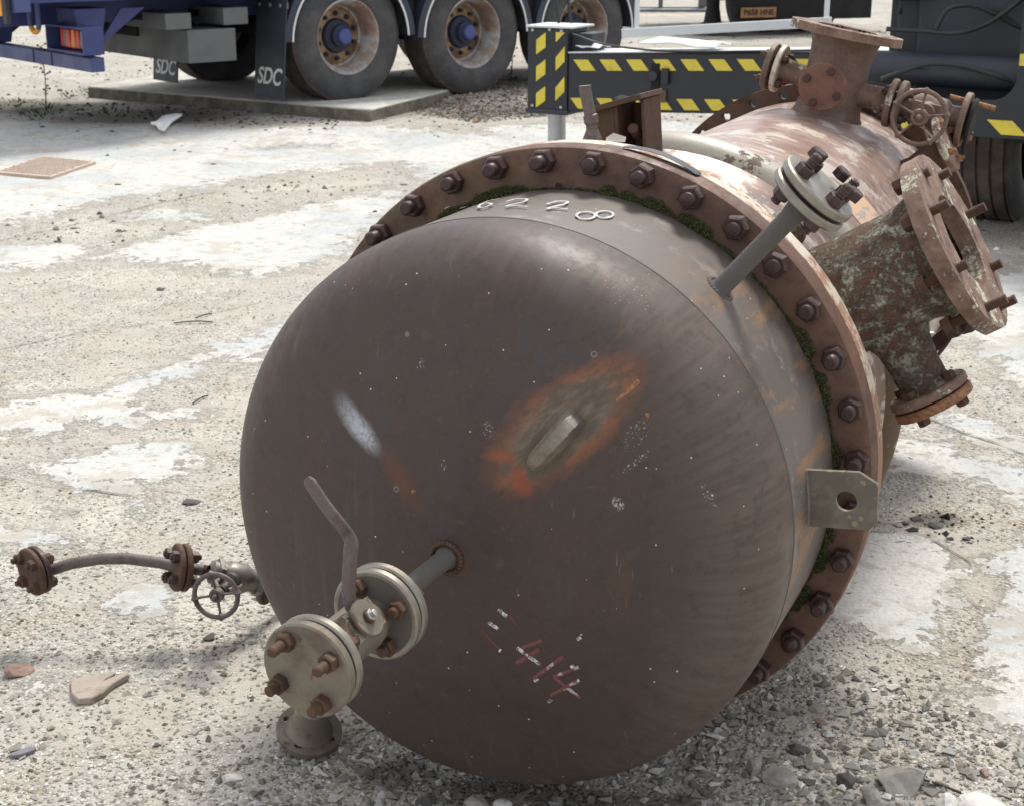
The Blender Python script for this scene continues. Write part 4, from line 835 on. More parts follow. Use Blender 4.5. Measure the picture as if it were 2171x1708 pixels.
# --- loose flanged stub standing on the ground in front
gp = G(655, 1578); lf = thing('loose_pipe_flange', 'loose galvanised pipe flange with short neck standing on the gravel below the ball valve', 'pipe fitting', loc=(gp[0], gp[1], 0))
Mu = frame((0, 0, .026), (.22, -.36, 1), (1, 0, 0))
MB().holed(.068, .026, .016, 4, .051, .008, Mu, ph=rad(70)).build('flange', M_['galv_rust'], lf, ang=30, bevel=.001)
MB().lathe([(.05, .014), (.043, .024), (.037, .042), (.035, .085), (.030, .09), (0, .09)], 40, Mu).build('neck', M_['galv_rust'], lf)

# ------------------------------------------------------------------ wheels
def wheel(parent, M, r=.53, w=.34, rimmat='rim', disc='rim_disc', name='wheel'):   # local z = outward face direction
    g_ = grp(name, parent); g_.matrix_local = Matrix(M.tolist()); h = w/2
    n = 96
    MB().lathe([(r*.57, h-.03), (r*.585, h-.006), (r*.64, h+.006), (r*.78, h+.012), (r*.90, h+.002), (r*.955, h-.02)], n).build('sidewall', M_['tyre'], g_, ang=50)
    MB().lathe([(r*.57, -h+.03), (r*.64, -h-.006), (r*.78, -h-.012), (r*.9, -h), (r*.955, -h+.02)], n).build('sidewall', M_['tyre'], g_, ang=50)
    pr = [(r*.955, h-.02), (r*.985, h-.032)]; 
    for k in range(5):
        z = h-.035-(w-.07)*k/4
        if k: pr += [(r, z+.012), (r*.975, z+.009), (r*.975, z-.0), (r, z-.003)]
        else: pr += [(r, z)]
    pr += [(r*.985, -h+.032), (r*.955, -h+.02)]
    MB().lathe(pr, n).build('tread', M_['tread'], g_, ang=30)
    MB().lathe([(r*.575, h-.032), (r*.58, h-.006), (r*.56, h-.004), (r*.535, h-.02), (r*.52, h-.05), (r*.485, h-.075), (r*.475, h-.2), (r*.42, h-.215)], n).build('rim', M_[rimmat], g_, ang=50)
    d_ = MB().lathe([(r*.46, h-.21), (r*.42, h-.2), (r*.26, h-.19)], 60); d_.build('wheel_disc', M_[disc], g_)
    hb = MB().lathe([(r*.27, h-.19), (r*.25, h-.15), (r*.17, h-.14), (r*.165, h-.10), (r*.11, h-.095)], 40); 
    for k in range(10): a = 2*PI*k/10; hb.nut(shift((r*.345*math.cos(a), r*.345*math.sin(a), h-.198)), .034, .03, .011, .015, random.random())
    hb.build('hub', M_['hub_dark'], g_, ang=35)
    MB().lathe([(r*.12, h-.10), (r*.12, h-.045), (r*.1, h-.035), (0, h-.033)], 32).build('hub_cap', M_['hub_blue'], g_)
    return g_

# ------------------------------------------------------------------ blue trailer
TO = np.array((-1.34, 13.1, 0)); TA = np.array((math.cos(rad(40)), math.sin(rad(40)), 0)); TB = np.array((TA[1], -TA[0], 0))
TM = np.eye(4); TM[:3, 0] = TA; TM[:3, 1] = -TB; TM[:3, 3] = TO      # local: x forward, y away from us, z up
trl = thing('flatbed_trailer', 'blue flatbed lorry trailer with three large rusty wheels and mudflaps', 'trailer', M=TM)
W0 = lambda a, y, z, s=-1: (lambda M: M)(frame((a, y, z), (0, s, 0), (0, 0, 1)))
for k in range(3):
    zc = .655-.028*k; wheel(trl, W0(1.31*k, .17, zc))
    wheel(trl, W0(1.31*k, 2.15, zc, 1))
    for y0 in (-.02, 1.98):
        fd = MB(); n = 28; v = []
        for i in range(n+1):
            t_ = rad(2)+rad(176)*i/n; R_ = .61; x = 1.31*k+R_*math.cos(t_); z = zc-.03+R_*math.sin(t_)
            for (dr, yy) in ((0, y0-.02), (.0, y0+.38), (.008, y0+.38), (.008, y0-.02)): v.append((x+dr*math.cos(t_), yy, z+dr*math.sin(t_)))
        f = [(i*4+j, i*4+(j+1) % 4, (i+1)*4+(j+1) % 4, (i+1)*4+j) for i in range(n) for j in range(4)]
        fd.add(v, f); skirt = []
        fo = fd.build('mudguard', M_['navy'], trl)
        if y0 < 0:
            v = []
            for i in range(n+1):
                t_ = rad(2)+rad(176)*i/n
                for (dr, yy) in ((-.035, y0-.03), (-.035, y0-.018), (.03, y0-.018), (.03, y0-.03)): v.append((1.31*k+(.61+dr)*math.cos(t_), yy, zc-.03+(.61+dr)*math.sin(t_)))
            MB().add(v, f).build('guard_lip', M_['navy'], fo)
            v = []
            for i in range(n+1):
                t_ = rad(2)+rad(176)*i/n
                for (dr, yy) in ((-.045, y0-.036), (-.045, y0-.028), (-.03, y0-.028), (-.03, y0-.036)): v.append((1.31*k+(.61+dr)*math.cos(t_), yy, zc-.03+(.61+dr)*math.sin(t_)))
            MB().add(v, f).build('white_piping', M_['white'], fo)
    MB().cyl((1.31*k, .3, zc), (1.31*k, 2.0, zc), .065, 20).build('axle', M_['dark'], trl)
# mudflaps with printed letters
def text(body, size, M, mat, parent, shear=0, ext=.001, name='lettering', sx=1):
    c = bpy.data.curves.new(name, 'FONT'); c.body = body; c.size = size; c.extrude = ext; c.shear = shear; c.align_x = 'CENTER'; c.align_y = 'CENTER'; c.materials.append(mat); c.offset = size*.02
    o = bpy.data.objects.new('tmp', c); COL.objects.link(o); bpy.context.view_layer.update(); me = bpy.data.meshes.new_from_object(o.evaluated_get(bpy.context.evaluated_depsgraph_get())); me.name = name; bpy.data.objects.remove(o); o = bpy.data.objects.new(name, me); COL.objects.link(o); o.parent = parent; S = np.diag([sx, 1, 1, 1.]); o.matrix_local = Matrix((M@S).tolist()); return o
for y0, zb in ((-.12, .20), (1.62, .20)):
    x0 = -.66; tl = -.07
    v = [(x0, y0, .98), (x0, y0+.44, .98), (x0+tl, y0+.44, zb), (x0+tl, y0, zb)]; v += [(p[0]+.012, p[1], p[2]) for p in v]
    fo = MB().add(v, [(0,1,2,3),(7,6,5,4),(0,4,5,1),(1,5,6,2),(2,6,7,3),(3,7,4,0)]).build('mudflap', M_['black2'], trl, smooth=False)
    Mt = np.eye(4); Mt[:3, 0] = (0, -1, 0); up_ = unit((.09, 0, 1)); Mt[:3, 1] = up_; Mt[:3, 2] = np.cross(Mt[:3, 0], up_); Mt[:3, 3] = (x0+tl*.78-.004, y0+.22, zb+(.17 if y0 < 0 else .12))
    text('SDC', .185, Mt, M_['white_print'], fo, .25, .001, sx=1.0)
tb = lambda c, d, name, mat, bv=.006, **k: MB().box(c, d).build(name, mat, trl, smooth=False, bevel=bv, **k)
tb((2.9, .01, 1.165), (11.4, .05, .30), 'side_rave', M_['blue'])
tb((-2.80, 1.2, 1.165), (.06, 2.4, .30), 'rear_beam', M_['blue_light'])
tb((-2.79, -.02, 1.14), (.12, .1, .36), 'corner_post', M_['blue_light'])
for y in (.65, 1.75): tb((2.8, y, .98), (11, .12, .32), 'chassis_rail', M_['blue'])
tb((2.9, 1.2, 1.25), (11.1, 2.3, .04), 'deck', M_['dark'], 0)
for k in range(14): tb((-2.4+.75*k, 1.2, 1.17), (.06, 2.25, .1), 'cross_member', M_['dark'], 0)
tb((3.4, 1.2, .86), (1.2, 1.0, .3), 'air_tank_box', M_['dark'], .02)
# rear underrun bumper and its stays
bx = -2.25
tb((bx, 1.1, .565), (.11, 2.3, .105), 'bumper', M_['blue_light'], .008)
for y in (.10, 1.72):
    MB().add([(bx-.05, y-.02, .62), (bx+.09, y-.02, .62), (bx+.16, y-.02, .96), (bx-.09, y-.02, .96), (bx-.05, y+.3, .62), (bx+.09, y+.3, .62), (bx+.16, y+.3, .96), (bx-.09, y+.3, .96)],
             [(3,2,1,0),(4,5,6,7),(0,1,5,4),(1,2,6,5),(2,3,7,6),(3,0,4,7)]).build('bumper_stay', M_['blue'], trl, smooth=False, bevel=.005)
    MB().add([(bx+.08, y+.03, .66), (bx+.5, y+.03, .95), (bx+.3, y+.03, .95), (bx+.08, y+.05, .66), (bx+.5, y+.05, .95), (bx+.3, y+.05, .95)], [(0,1,2),(5,4,3),(0,3,4,1),(1,4,5,2),(2,5,3,0)]).build('gusset', M_['blue'], trl, smooth=False)
lg = grp('tail_light', trl); ly0, ly1, lz0, lz1 = -.18, .42, .66, .835; bl = bx-.07
lb_ = MB()
for c, d in (((bl-.02, .12, lz1), (.16, .62, .012)), ((bl-.02, .12, lz0), (.16, .62, .012)), ((bl-.02, ly1+.005, .745), (.16, .012, .19)), ((bl-.02, ly0-.005, .745), (.16, .012, .19)), ((bl+.06, .12, .745), (.012, .61, .18))): lb_.box(c, d)
lb_.build('lamp_housing', M_['blue'], lg, smooth=False)
def lens(y0, y1, mat, sk=.02, x=-.035):
    v = [(bl+x, y0, lz0+.02), (bl+x, y1, lz0+.02), (bl+x, y1-sk, lz1-.02), (bl+x, y0+sk, lz1-.02)]; v += [(bl+.05, p[1], p[2]) for p in v]
    MB().add(v, [(0,1,2,3),(7,6,5,4),(0,4,5,1),(1,5,6,2),(2,6,7,3),(3,7,4,0)]).build('lens', mat, lg, smooth=False, bevel=.008)
lens(-.15, .0, M_['lens_grey'], .01); lens(.0, .075, M_['lens_red']); lens(.075, .15, M_['lens_amber'], .016, -.038); lens(.15, .23, M_['lens_red'], .016, -.041); lens(.23, .275, M_['lens_grey'], .008); lens(.275, .33, M_['lens_red'], .008)
# tow eye
hk = []
for k in range(21): a = PI*k/20; hk.append((bx-.28, .36+.075*math.cos(a), .865-.075*math.sin(a)))
h1 = MB().tube([(bx-.28, .435, 1.0)]+hk[:6], .019, 12).build('tow_eye', M_['blue_light'], trl); MB().tube(hk[4:17], .0195, 12).build('painted_loop', M_['orange'], h1); MB().tube(hk[15:]+[(bx-.28, .285, 1.0)], .019, 12).build('loop_arm', M_['blue_light'], h1)
np_ = tb((-2.90, .30, 1.0), (.01, .52, .13), 'number_plate', M_['plate'], 0); tb((-2.885, .0, 1.0), (.03, .06, .24), 'plate_holder', M_['black'], 0)
Mt = np.eye(4); Mt[:3, 0] = (0, -1, 0); Mt[:3, 1] = (0, 0, 1); Mt[:3, 2] = (-1, 0, 0); Mt[:3, 3] = (-2.907, .09, .99); text('7', .14, Mt, M_['label_print'], np_)
st_ = tb((-2.84, -.0, 1.07), (.006, .1, .09), 'yellow_sticker', M_['yellow'], 0); Mt = Mt.copy(); 
# grey box sections carried across under the deck
tb((-1.24, .85, .645), (.42, 1.6, .25), 'load_bearer', M_['grey'], .006)
tb((-1.52, .85, .84), (.22, 1.6, .12), 'load_bearer', M_['grey'], .006); tb((-1.02, .7, .86), (.22, 1.3, .13), 'load_bearer', M_['grey'], .006)
for x_, z_ in ((-1.52, .86), (-1.02, .87)): tb((x_-.112, .62, z_), (.012, .4, .05), 'slot', M_['dark'], 0)
tb((-1.35, 1.5, .76), (.25, 1.3, .16), 'spare_carrier', M_['dark'], .01); tb((-1.6, 1.6, .82), (.25, 1.2, .16), 'spare_carrier', M_['dark'], .01); tb((-1.9, 1.6, .88), (.3, 1.2, .12), 'spare_carrier', M_['dark'], .01)
MB().cyl((-.66, .06, .93), (-.3, .06, .93), .02, 12).build('air_pipe', M_['rust'], trl)
for p in ([(-.8, 1.0, .95), (-.2, .9, .85), (.4, .9, .8), (.9, .9, .92)],): MB().tube(p, .02, 8).build('brake_hose', M_['rubber_hose'], trl)
for k in range(3):
    MB().cyl((1.31*k-.22, .75, .62), (1.31*k-.22, .92, .62), .085, 20, bev=.01).build('brake_chamber', M_['black'], trl); MB().cyl((1.31*k-.35, .62, .98), (1.31*k+.05, .62, .70), .035, 14).build('shock_absorber', M_['dark'], trl)
    MB().tube(smooth_path([(1.31*k-.6, .5, .95), (1.31*k-.4, .45, .80), (1.31*k-.2, .6, .74), (1.31*k-.2, .8, .66)]), .012, 8).build('brake_hose', M_['rubber_hose'], trl)
for x_, y_ in ((-.672, -.05), (-.672, .10), (-.672, .26)): MB().nut(frame((x_, y_, .93), (-1, 0, 0)), .03, .012).build('flap_bolt', M_['steel'], trl, ang=30)
tb((-.655, .1, .93), (.012, .46, .05), 'flap_clamp', M_['grey'], .002)
for z_ in (.565,):
    for y_ in (.62, .95): tb((bx-.057, y_, z_), (.004, .012, .1), 'bumper_joint', M_['dark'], 0)
for k in range(3): tb((1.31*k, .65, .82), (.5, .09, .07), 'leaf_spring', M_['dark'], .005)
tb((.62, .1, .88), (.16, .12, .3), 'mudguard_bracket', M_['dark'], 0); tb((1.95, .1, .88), (.16, .12, .3), 'mudguard_bracket', M_['dark'], 0)

# ------------------------------------------------------------------ mobile crane
CO = np.array((.311, 10.86, 0)); CX_ = unit((2.14, -1.2, 0)); CY_ = np.array((-CX_[1], CX_[0], 0))
CM = np.eye(4); CM[:3, 0] = CX_; CM[:3, 1] = CY_; CM[:3, 3] = CO
crane = thing('mobile_crane', 'dark mobile crane standing on an outrigger with yellow and black stripes', 'crane', M=CM)
cb = lambda c, d, name, mat, bv=.006, **k: MB().box(c, d).build(name, mat, crane, smooth=False, bevel=bv, **k)
SL = .046                                  # the beam climbs towards the chassis
def bz(x): return .336+SL*(x)
v = [(x, y, bz(x)+z) for x in (.155, 3.2) for y in (-.14, .16) for z in (0, .385)]
beam = MB().add(v, [(0,1,3,2),(4,6,7,5),(0,4,5,1),(2,3,7,6),(0,2,6,4),(1,5,7,3)]).build('outrigger_beam', M_['black'], crane, smooth=False, bevel=.008)
v = [(x, y, bz(x)+z) for x in (.158, 3.2) for y in (-.15, .17) for z in (.388, .396)]
MB().add(v, [(0,1,3,2),(4,6,7,5),(0,4,5,1),(2,3,7,6),(0,2,6,4),(1,5,7,3)]).build('beam_top_plate', M_['grey_light'], beam, smooth=False)
jh = cb((0, 0, .61), (.305, .30, .56), 'jack_housing', M_['black'], .01)
cb((.0, 0, .335), (.33, .33, .035), 'jack_collar', M_['black2'], .012); cb((.02, 0, .899), (.36, .32, .014), 'housing_cap', M_['grey_light'], .002)
cb((.22, .02, .80), (.16, .2, .12), 'hose_box', M_['black2'], .006)
MB().cyl((0, 0, .03), (0, 0, .34), .062, 32).build('jack_ram', M_['silver'], crane); MB().lathe([(0, 0), (.2, 0), (.2, .02), (.09, .035), (.07, .05), (0, .05)], 32).build('jack_foot', M_['black2'], crane)
def stripe(P, parent): # quad on the face y=const, thin
    v = [(p[0], p[1], p[2]) for p in P]+[(p[0], p[1]+.003, p[2]) for p in P]
    MB().add(v, [(0,1,2,3),(7,6,5,4),(0,4,5,1),(1,5,6,2),(2,6,7,3),(3,7,4,0)]).build('warning_stripe', M_['yellow'], parent, smooth=False)
yb = -.1435
for k in range(15):
    x = .195+.194*k; 
    stripe([(x, yb, bz(x)+.345), (x+.108, yb, bz(x+.1)+.345), (x+.168, yb, bz(x+.17)+.272), (x+.06, yb, bz(x+.07)+.272)], beam)
    x -= .02; stripe([(x, yb, bz(x)+.092), (x+.108, yb, bz(x+.1)+.092), (x+.168, yb, bz(x+.17)+.02), (x+.06, yb, bz(x+.07)+.02)], beam)
yh = -.1535
for z in (.357, .535, .713): stripe([(-.083, yh, z), (-.012, yh, z+.05), (-.012, yh, z+.148), (-.083, yh, z+.097)], jh)
for z in (.41, .61): stripe([(.066, yh, z), (.134, yh, z+.065), (.134, yh, z+.165), (.066, yh, z+.09)], jh)
stripe([(.066, yh, .80), (.134, yh, .866), (.10, yh, .8665), (.066, yh, .867)], jh)
# pin and slot in the beam
o = MB(); n_ = 20; pl = [(.035*math.cos(a)+.0, .075*math.sin(a)) for a in np.linspace(0, 2*PI, n_, endpoint=False)]
cb((.80, -.146, bz(.8)+.20), (.06, .008, .24), 'beam_slot', M_['dark'], .003); MB().lathe([(0, .02), (.03, .02), (.034, .012), (.034, 0)], 20, frame((.79, -.15, bz(.8)+.24), (0, -1, 0))).build('beam_pin', M_['black2'], crane)
cb((.86, -.152, bz(.86)+.11), (.045, .006, .08), 'slot_plate', M_['cream'], .002); cb((.875, -.158, bz(.86)+.24), (.05, .025, .1), 'pin_bracket', M_['black'], .004)
for k, (x_, z_) in enumerate(((-.11, .37), (.11, .37), (-.11, .875), (.11, .875), (.02, .88))): MB().nut(frame((x_, -.152, z_), (0, -1, 0)), .02, .008).build('housing_bolt', M_['steel'], crane, ang=30)
MB().tube(smooth_path([(.2, -.17, .86), (.45, -.165, .80), (.9, -.155, .775), (1.5, -.152, .80), (2.2, -.15, .84)]), .007, 8).build('control_cable', M_['rubber_hose'], crane)
MB().add([(x+.1, y, z) for x, y, z in ((.4, -.1435, .45), (.52, -.1435, .452), (.53, -.1435, .47), (.45, -.1435, .478))], [(0,1,2,3)]).build('paint_scuff', M_['grey'], crane)
# papers left on the beam are their own thing (below). near outrigger plate with the big cut-out
YP = -1.62
def arcpts(cx, cz, r, a0, a1, n=8): return [(cx+r*math.cos(rad(a0+(a1-a0)*k/n)), cz+r*math.sin(rad(a0+(a1-a0)*k/n))) for k in range(n+1)]
poly = [(2.62, .555), (7.0, .555), (7.0, 1.6), (3.40, 1.6)]+arcpts(3.40-.12, .74+.12, .12, 0, -90)+[(2.62, .735)]
Mp = np.eye(4); Mp[:3, 0] = (1, 0, 0); Mp[:3, 1] = (0, 0, 1); Mp[:3, 2] = (0, -1, 0); Mp[:3, 3] = (0, YP+.02, 0)
pf = MB().prism(poly, .02, Mp).build('outrigger_plate', M_['black'], crane, ang=30, bevel=.003)
for k in range(10):
    x = 2.50+.258*k; stripe([(x+.0, YP-.0035, .645), (x+.125, YP-.0035, .645), (x+.20, YP-.0035, .575), (x+.075, YP-.0035, .575)], pf) if k else None
stripe([(3.405, YP-.0035, .915), (3.5, YP-.0035, .915), (3.5, YP-.0035, .972), (3.405, YP-.0035, .972)], pf)
cb((4.6, YP+.35, .585), (4.0, .6, .05), 'floor_plate', M_['dark'], .004)
cb((4.0, YP+.48, 1.05), (2.76, .05, 1.15), 'back_panel', M_['black2'], .008)
MB().cyl((2.5, YP+.2, .86), (4.4, YP+.2, .84), .085, 32).build('outrigger_ram', M_['black2'], crane)
for x, z0, z1 in ((3.05, .95, 1.5), (2.9, .9, 1.25)): cb((x, YP+.445, (z0+z1)/2), (.018, .02, z1-z0), 'panel_joint', M_['dark'], 0)
cb((3.6, YP+.44, 1.12), (1.1, .03, .02), 'panel_ledge', M_['black'], .002); cb((2.88, YP+.42, 1.05), (.09, .05, .12), 'hinge_block', M_['rust'], .004); cb((2.75, YP+.40, 1.0), (.13, .09, .4), 'valve_block', M_['black'], .01)
cb((2.72, YP+.3, 1.27), (.3, .25, .13), 'motor_cover', M_['grey'], .03)
hoses = [[(1905, 30, 8.2), (1925, 5, 8.2), (1960, -20, 8.2)], [(1985, 60, 7.95), (2010, 20, 7.9), (2060, 12, 7.9), (2110, 30, 7.9), (2171, 62, 7.9), (2230, 70, 7.9)],
         [(1880, 62, 8.1), (1960, 66, 8.0), (2030, 70, 7.9), (2090, 52, 7.9), (2150, 12, 7.8), (2180, -15, 7.8)], [(1868, 168, 7.9), (1920, 150, 7.9), (1970, 136, 7.9), (2040, 140, 7.85), (2110, 160, 7.8), (2160, 178, 7.8)],
         [(1940, 142, 8.0), (2010, 150, 7.95), (2090, 160, 7.9), (2170, 172, 7.9)]]
CI = np.linalg.inv(CM)
def cl(p): return (CI@np.append(p, 1))[:3]
for h in hoses: MB().tube(smooth_path([cl(AT(*q)) for q in h]), .0125, 12).build('hydraulic_hose', M_['rubber_hose'], crane)
cb((5.0, -.35, 1.2), (4.4, 1.9, 1.1), 'chassis', M_['black2'], .02)
wheel(crane, frame((3.16, -.74, .52), (-1, 0, 0), (0, 0, 1)), .53, .36, 'rim', 'rim_disc')
# light grey rail standing off behind the beam and its post
ra, rb2 = cl(AY(1322, 71, 12.2)), cl(AY(1760, 47, 11.2)); MB().bar(ra, rb2, .066, .066, (0, 0, 1)).build('guard_rail', M_['grey_light'], crane, smooth=False, bevel=.004); MB().bar(ra-unit(rb2-ra)*.006, ra, .07, .07).build('rail_end', M_['black'], crane, smooth=False)
pa = cl(AY(1350, 62, 12.25)); MB().bar(pa, pa+np.array((0, 0, .9)), .03, .03, (1, 0, 0)).build('rail_post', M_['grey_light'], crane, smooth=False); pa = cl(AY(1752, 40, 11.4)); MB().bar(pa-np.array((0, 0, .3)), pa+np.array((0, 0, .9)), .03, .03, (1, 0, 0)).build('rail_post', M_['grey_light'], crane, smooth=False)
for x, y in ((1185, 50), (1212, 50)): p = cl(AY(x, y, 10.8)); MB().tube(smooth_path([p, p+np.array((-.02, 0, .1)), p+np.array((-.06, .02, .3))]), .011, 8).build('hydraulic_hose', M_['rubber_hose'], crane)
# papers
def sheet(name, pts, z, label, cat, th=.004, curl=.02, mat='paper', n=10):
    P = np.array(pts, float); c = P.mean(0); v = []; m = []
    for i in range(n+1):
        for j in range(n+1):
            u, w = i/n, j/n; p = (P[0]*(1-u)+P[1]*u)*(1-w)+(P[3]*(1-u)+P[2]*u)*w; hgt = curl*(abs(vnoise(np.array([u*2.3+c[0]*7]), np.array([w*2.1]))[0]-.3)*1.6)
            v.append((p[0]-c[0], p[1]-c[1], z+hgt+.001))
    f = [(i*(n+1)+j, (i+1)*(n+1)+j, (i+1)*(n+1)+j+1, i*(n+1)+j+1) for i in range(n) for j in range(n)]
    o = MB().add(v, f).build(name, M_[mat], loc=(c[0], c[1], 0), ang=60); s_ = o.modifiers.new('thick', 'SOLIDIFY'); s_.thickness = th; s_.offset = 1; tag(o, label, cat); return o
def on_beam(x, y): return (CO+CX_*x+CY_*y)[:2]
zt = bz(1.0)+.42
sheet('paper_stack', [on_beam(.66, -.12), on_beam(1.2, -.14), on_beam(1.22, .1), on_beam(.72, .12)], bz(.95)+.418, 'folded white papers lying on top of the striped outrigger beam', 'paper', .012, .03)
sheet('paper_sheet', [on_beam(.2, -.12), on_beam(.36, -.13), on_beam(.37, .08), on_beam(.22, .09)], bz(.3)+.414, 'small white paper sheet on the beam beside the jack housing', 'paper', .006, .03)

# ------------------------------------------------------------------ second trailer far behind
sp = G(1640, 90); S_M = np.eye(4); a_ = rad(20); S_M[:3, :3] = [[math.cos(a_), -math.sin(a_), 0], [math.sin(a_), math.cos(a_), 0], [0, 0, 1]]; S_M[:3, 3] = (sp[0]-.55, sp[1]-.9, 0)
far = thing('parked_lorry', 'dark blue lorry rear with orange number plate parked far behind the crane', 'lorry', M=S_M)
fb_ = lambda c, d, name, mat, bv=.008: MB().box(c, d).build(name, mat, far, smooth=False, bevel=bv)
fb_((1.5, 1.2, .62), (2.5, .14, .2), 'rear_bumper', M_['dark']); fb_((1.4, 2.6, .92), (2.4, 3.0, .45), 'body', M_['blue']); fb_((2.6, 1.9, .7), (.9, 1.2, .34), 'side_box', M_['blue'])
npl = fb_((.78, 1.02, .36), (.52, .02, .13), 'number_plate', M_['plate_dim'], 0); Mt = np.eye(4); Mt[:3, 1] = (0, 0, 1); Mt[:3, 2] = (0, -1, 0); Mt[:3, 3] = (.78, 1.005, .36); text('P658 HNE', .105, Mt, M_['label_print'], npl)
fb_((1.5, 1.12, .40), (2.1, .1, .3), 'plate_board', M_['dark']); 
for x in (.95, 2.25): fb_((x, 1.09, .66), (.34, .06, .12), 'tail_light', M_['lens_red'], .01)
MB().cyl((.35, 1.5, .35), (.35, 1.5, 1.2), .09, 20).build('landing_leg', M_['dark'], far); MB().lathe([(0, 0), (.26, 0), (.24, .05), (.12, .12), (.09, .3)], 24, shift((.35, 1.5, .1))).build('leg_foot', M_['dark'], far)
wheel(far, frame((1.25, 2.0, .5), (1, 0, 0), (0, 0, 1)), .5, .45, 'rim'); wheel(far, frame((2.1, 2.0, .5), (1, 0, 0), (0, 0, 1)), .5, .45, 'rim')
# steel window frame lying far behind
wf = G(1400, 28); fr = thing('steel_frame', 'dark steel window frame standing in the yard far behind the trailer', 'frame', loc=(wf[0], wf[1], 0))
for c, d, nm in (((0, 0, .05), (1.5, .1, .1), 'bottom_rail'), ((-.72, 0, .6), (.1, .1, 1.0), 'upright'), ((0, 0, .6), (.07, .08, 1.0), 'upright'), ((.72, 0, .6), (.16, .12, 1.0), 'upright'), ((0, 0, 1.14), (1.5, .1, .08), 'top_rail')):
    MB().box(c, d).build(nm, M_['grey'], fr, smooth=False, bevel=.005)
kp = G(1480, 40); MB().box((0, 0, .04), (2.6, .5, .09)).build('timber_baulk', M_['grey'], loc=(kp[0]-1, kp[1]+1.2, 0), bevel=.01); tag(bpy.data.objects['timber_baulk'], 'long grey baulk lying on the yard behind the light grey rail', 'baulk')

# ------------------------------------------------------------------ small things on the ground
def gh(x, y): return float(ground_height(np.array([x]), np.array([y]))[0])
def rock_mesh(name, size, seed, mat, flat=.6, sub=2, sharp=True):
    rg = np.random.default_rng(seed); import bmesh
    bm = bmesh.new(); bmesh.ops.create_icosphere(bm, subdivisions=sub+1, radius=1)
    pl = [(unit(rg.normal(size=3)), rg.uniform(.42, .78)) for _ in range(8)]
    for v in bm.verts:
        p = np.array(v.co)
        for n, d in pl:
            s_ = p@n
            if s_ > d: p = p-n*(s_-d)*.96
        p = p*np.array(size)*np.array((1, 1, flat))*(1+.035*rg.normal()); v.co = p
    me = bpy.data.meshes.new(name); bm.to_mesh(me); bm.free(); me.materials.append(mat); me.shade_smooth(); me.set_sharp_from_angle(angle=rad(8)); return me
t = NT('grey_stone'); n1 = t.noise(25, 7, .65); M_['stone'] = t.fin(t.ramp(n1, [(.3, (.2,.19,.165)), (.5, (.29,.28,.245)), (.7, (.38,.37,.33))]), .85, 0, n1, .6, .004)
t = NT('pale_stone'); n1 = t.noise(25, 7, .65); M_['stone_pale'] = t.fin(t.ramp(n1, [(.3, (.5,.49,.45)), (.7, (.68,.67,.63))]), .8, 0, n1, .6, .004)
t = NT('dark_stone'); n1 = t.noise(25, 7, .65); M_['stone_dark'] = t.fin(t.ramp(n1, [(.3, (.04,.038,.036)), (.7, (.095,.09,.082))]), .8, 0, n1, .6, .004)
t = NT('brown_stone'); n1 = t.noise(25, 7, .65); M_['stone_brown'] = t.fin(t.ramp(n1, [(.3, (.2,.13,.1)), (.7, (.32,.22,.17))]), .8, 0, n1, .6, .004)
rocks = [(1915,1640,115,80,'stone','large grey angular stone near the bottom right corner'),(2090,1708,90,60,'stone_pale','pale flat stone touching the bottom edge at the right'),(2000,1700,60,50,'stone_pale','white broken lump beside the pale flat stone at the bottom right'),
 (1722,1612,50,36,'stone','rounded grey stone left of the largest stone'),(1790,1645,40,50,'stone_dark','dark slate shard leaning by the largest stone'),(1690,1582,45,26,'stone_dark','dark grey pebble nearest below the vessel flange'),(1845,1680,60,50,'stone','pale grey block left of the largest stone'),
 (1735,1500,36,22,'stone','light flat chip of stone under the brown flange'),(1732,1526,22,14,'stone_brown','small tan pebble just below the flat chip'),(2082,1635,26,20,'stone_brown','small reddish pebble right of the largest stone'),(1655,1640,70,50,'stone','broken grey slab piece below the domed end'),(1600,1615,46,60,'stone','upright chipped stone close to the domed end'),
 (38,1414,50,42,'stone_brown','brown angular lump at the left edge of the yard'),(462,1402,34,22,'stone','smooth oval stone below the small handwheel'),(440,1348,26,18,'stone_dark','dark clod under the small handwheel'),(492,1645,34,14,'stone_pale','flat white pebble at the bottom left of the vessel'),
 (15,1512,24,18,'stone','little grey stone at the left edge below the brown lump'),(1985,1108,34,16,'stone_dark','black crumbled lump of tar right of the side lug'),(1945,1098,22,12,'stone_dark','small black crumb beside the tar lump'),(360,1640,24,14,'stone','tiny grey stone in the lower left gravel'),(1010,1695,46,36,'stone','grey lump under the domed end at the bottom edge'),(905,1690,50,30,'stone_dark','dark lump in the shade under the domed end'),
 (1060,1700,40,26,'stone_pale','pale chip at the bottom edge under the domed end'),(405,1063,40,10,'stone_dark','long dark splinter of slate left of the vessel'),(230,950,24,8,'stone_dark','thin dark flake on the pale patch left of the vessel')]
for i, (px, py, w, h, mt, lb) in enumerate(rocks):
    g_ = G(px, py+h*.3); d = np.linalg.norm(g_-CAMP); sx = w/FPX*d/2; sz = h/FPX*d/2
    me = rock_mesh('stone', (sx*1.3, sx*1.0, sx*1.0), 100+i, M_[mt], min(max(h/w, .3), 1.0)); o = link('stone', me, loc=(g_[0], g_[1], gh(g_[0], g_[1])+sz*.22)); o.rotation_euler = (0, 0, random.uniform(0, 6)); tag(o, lb, 'stone')
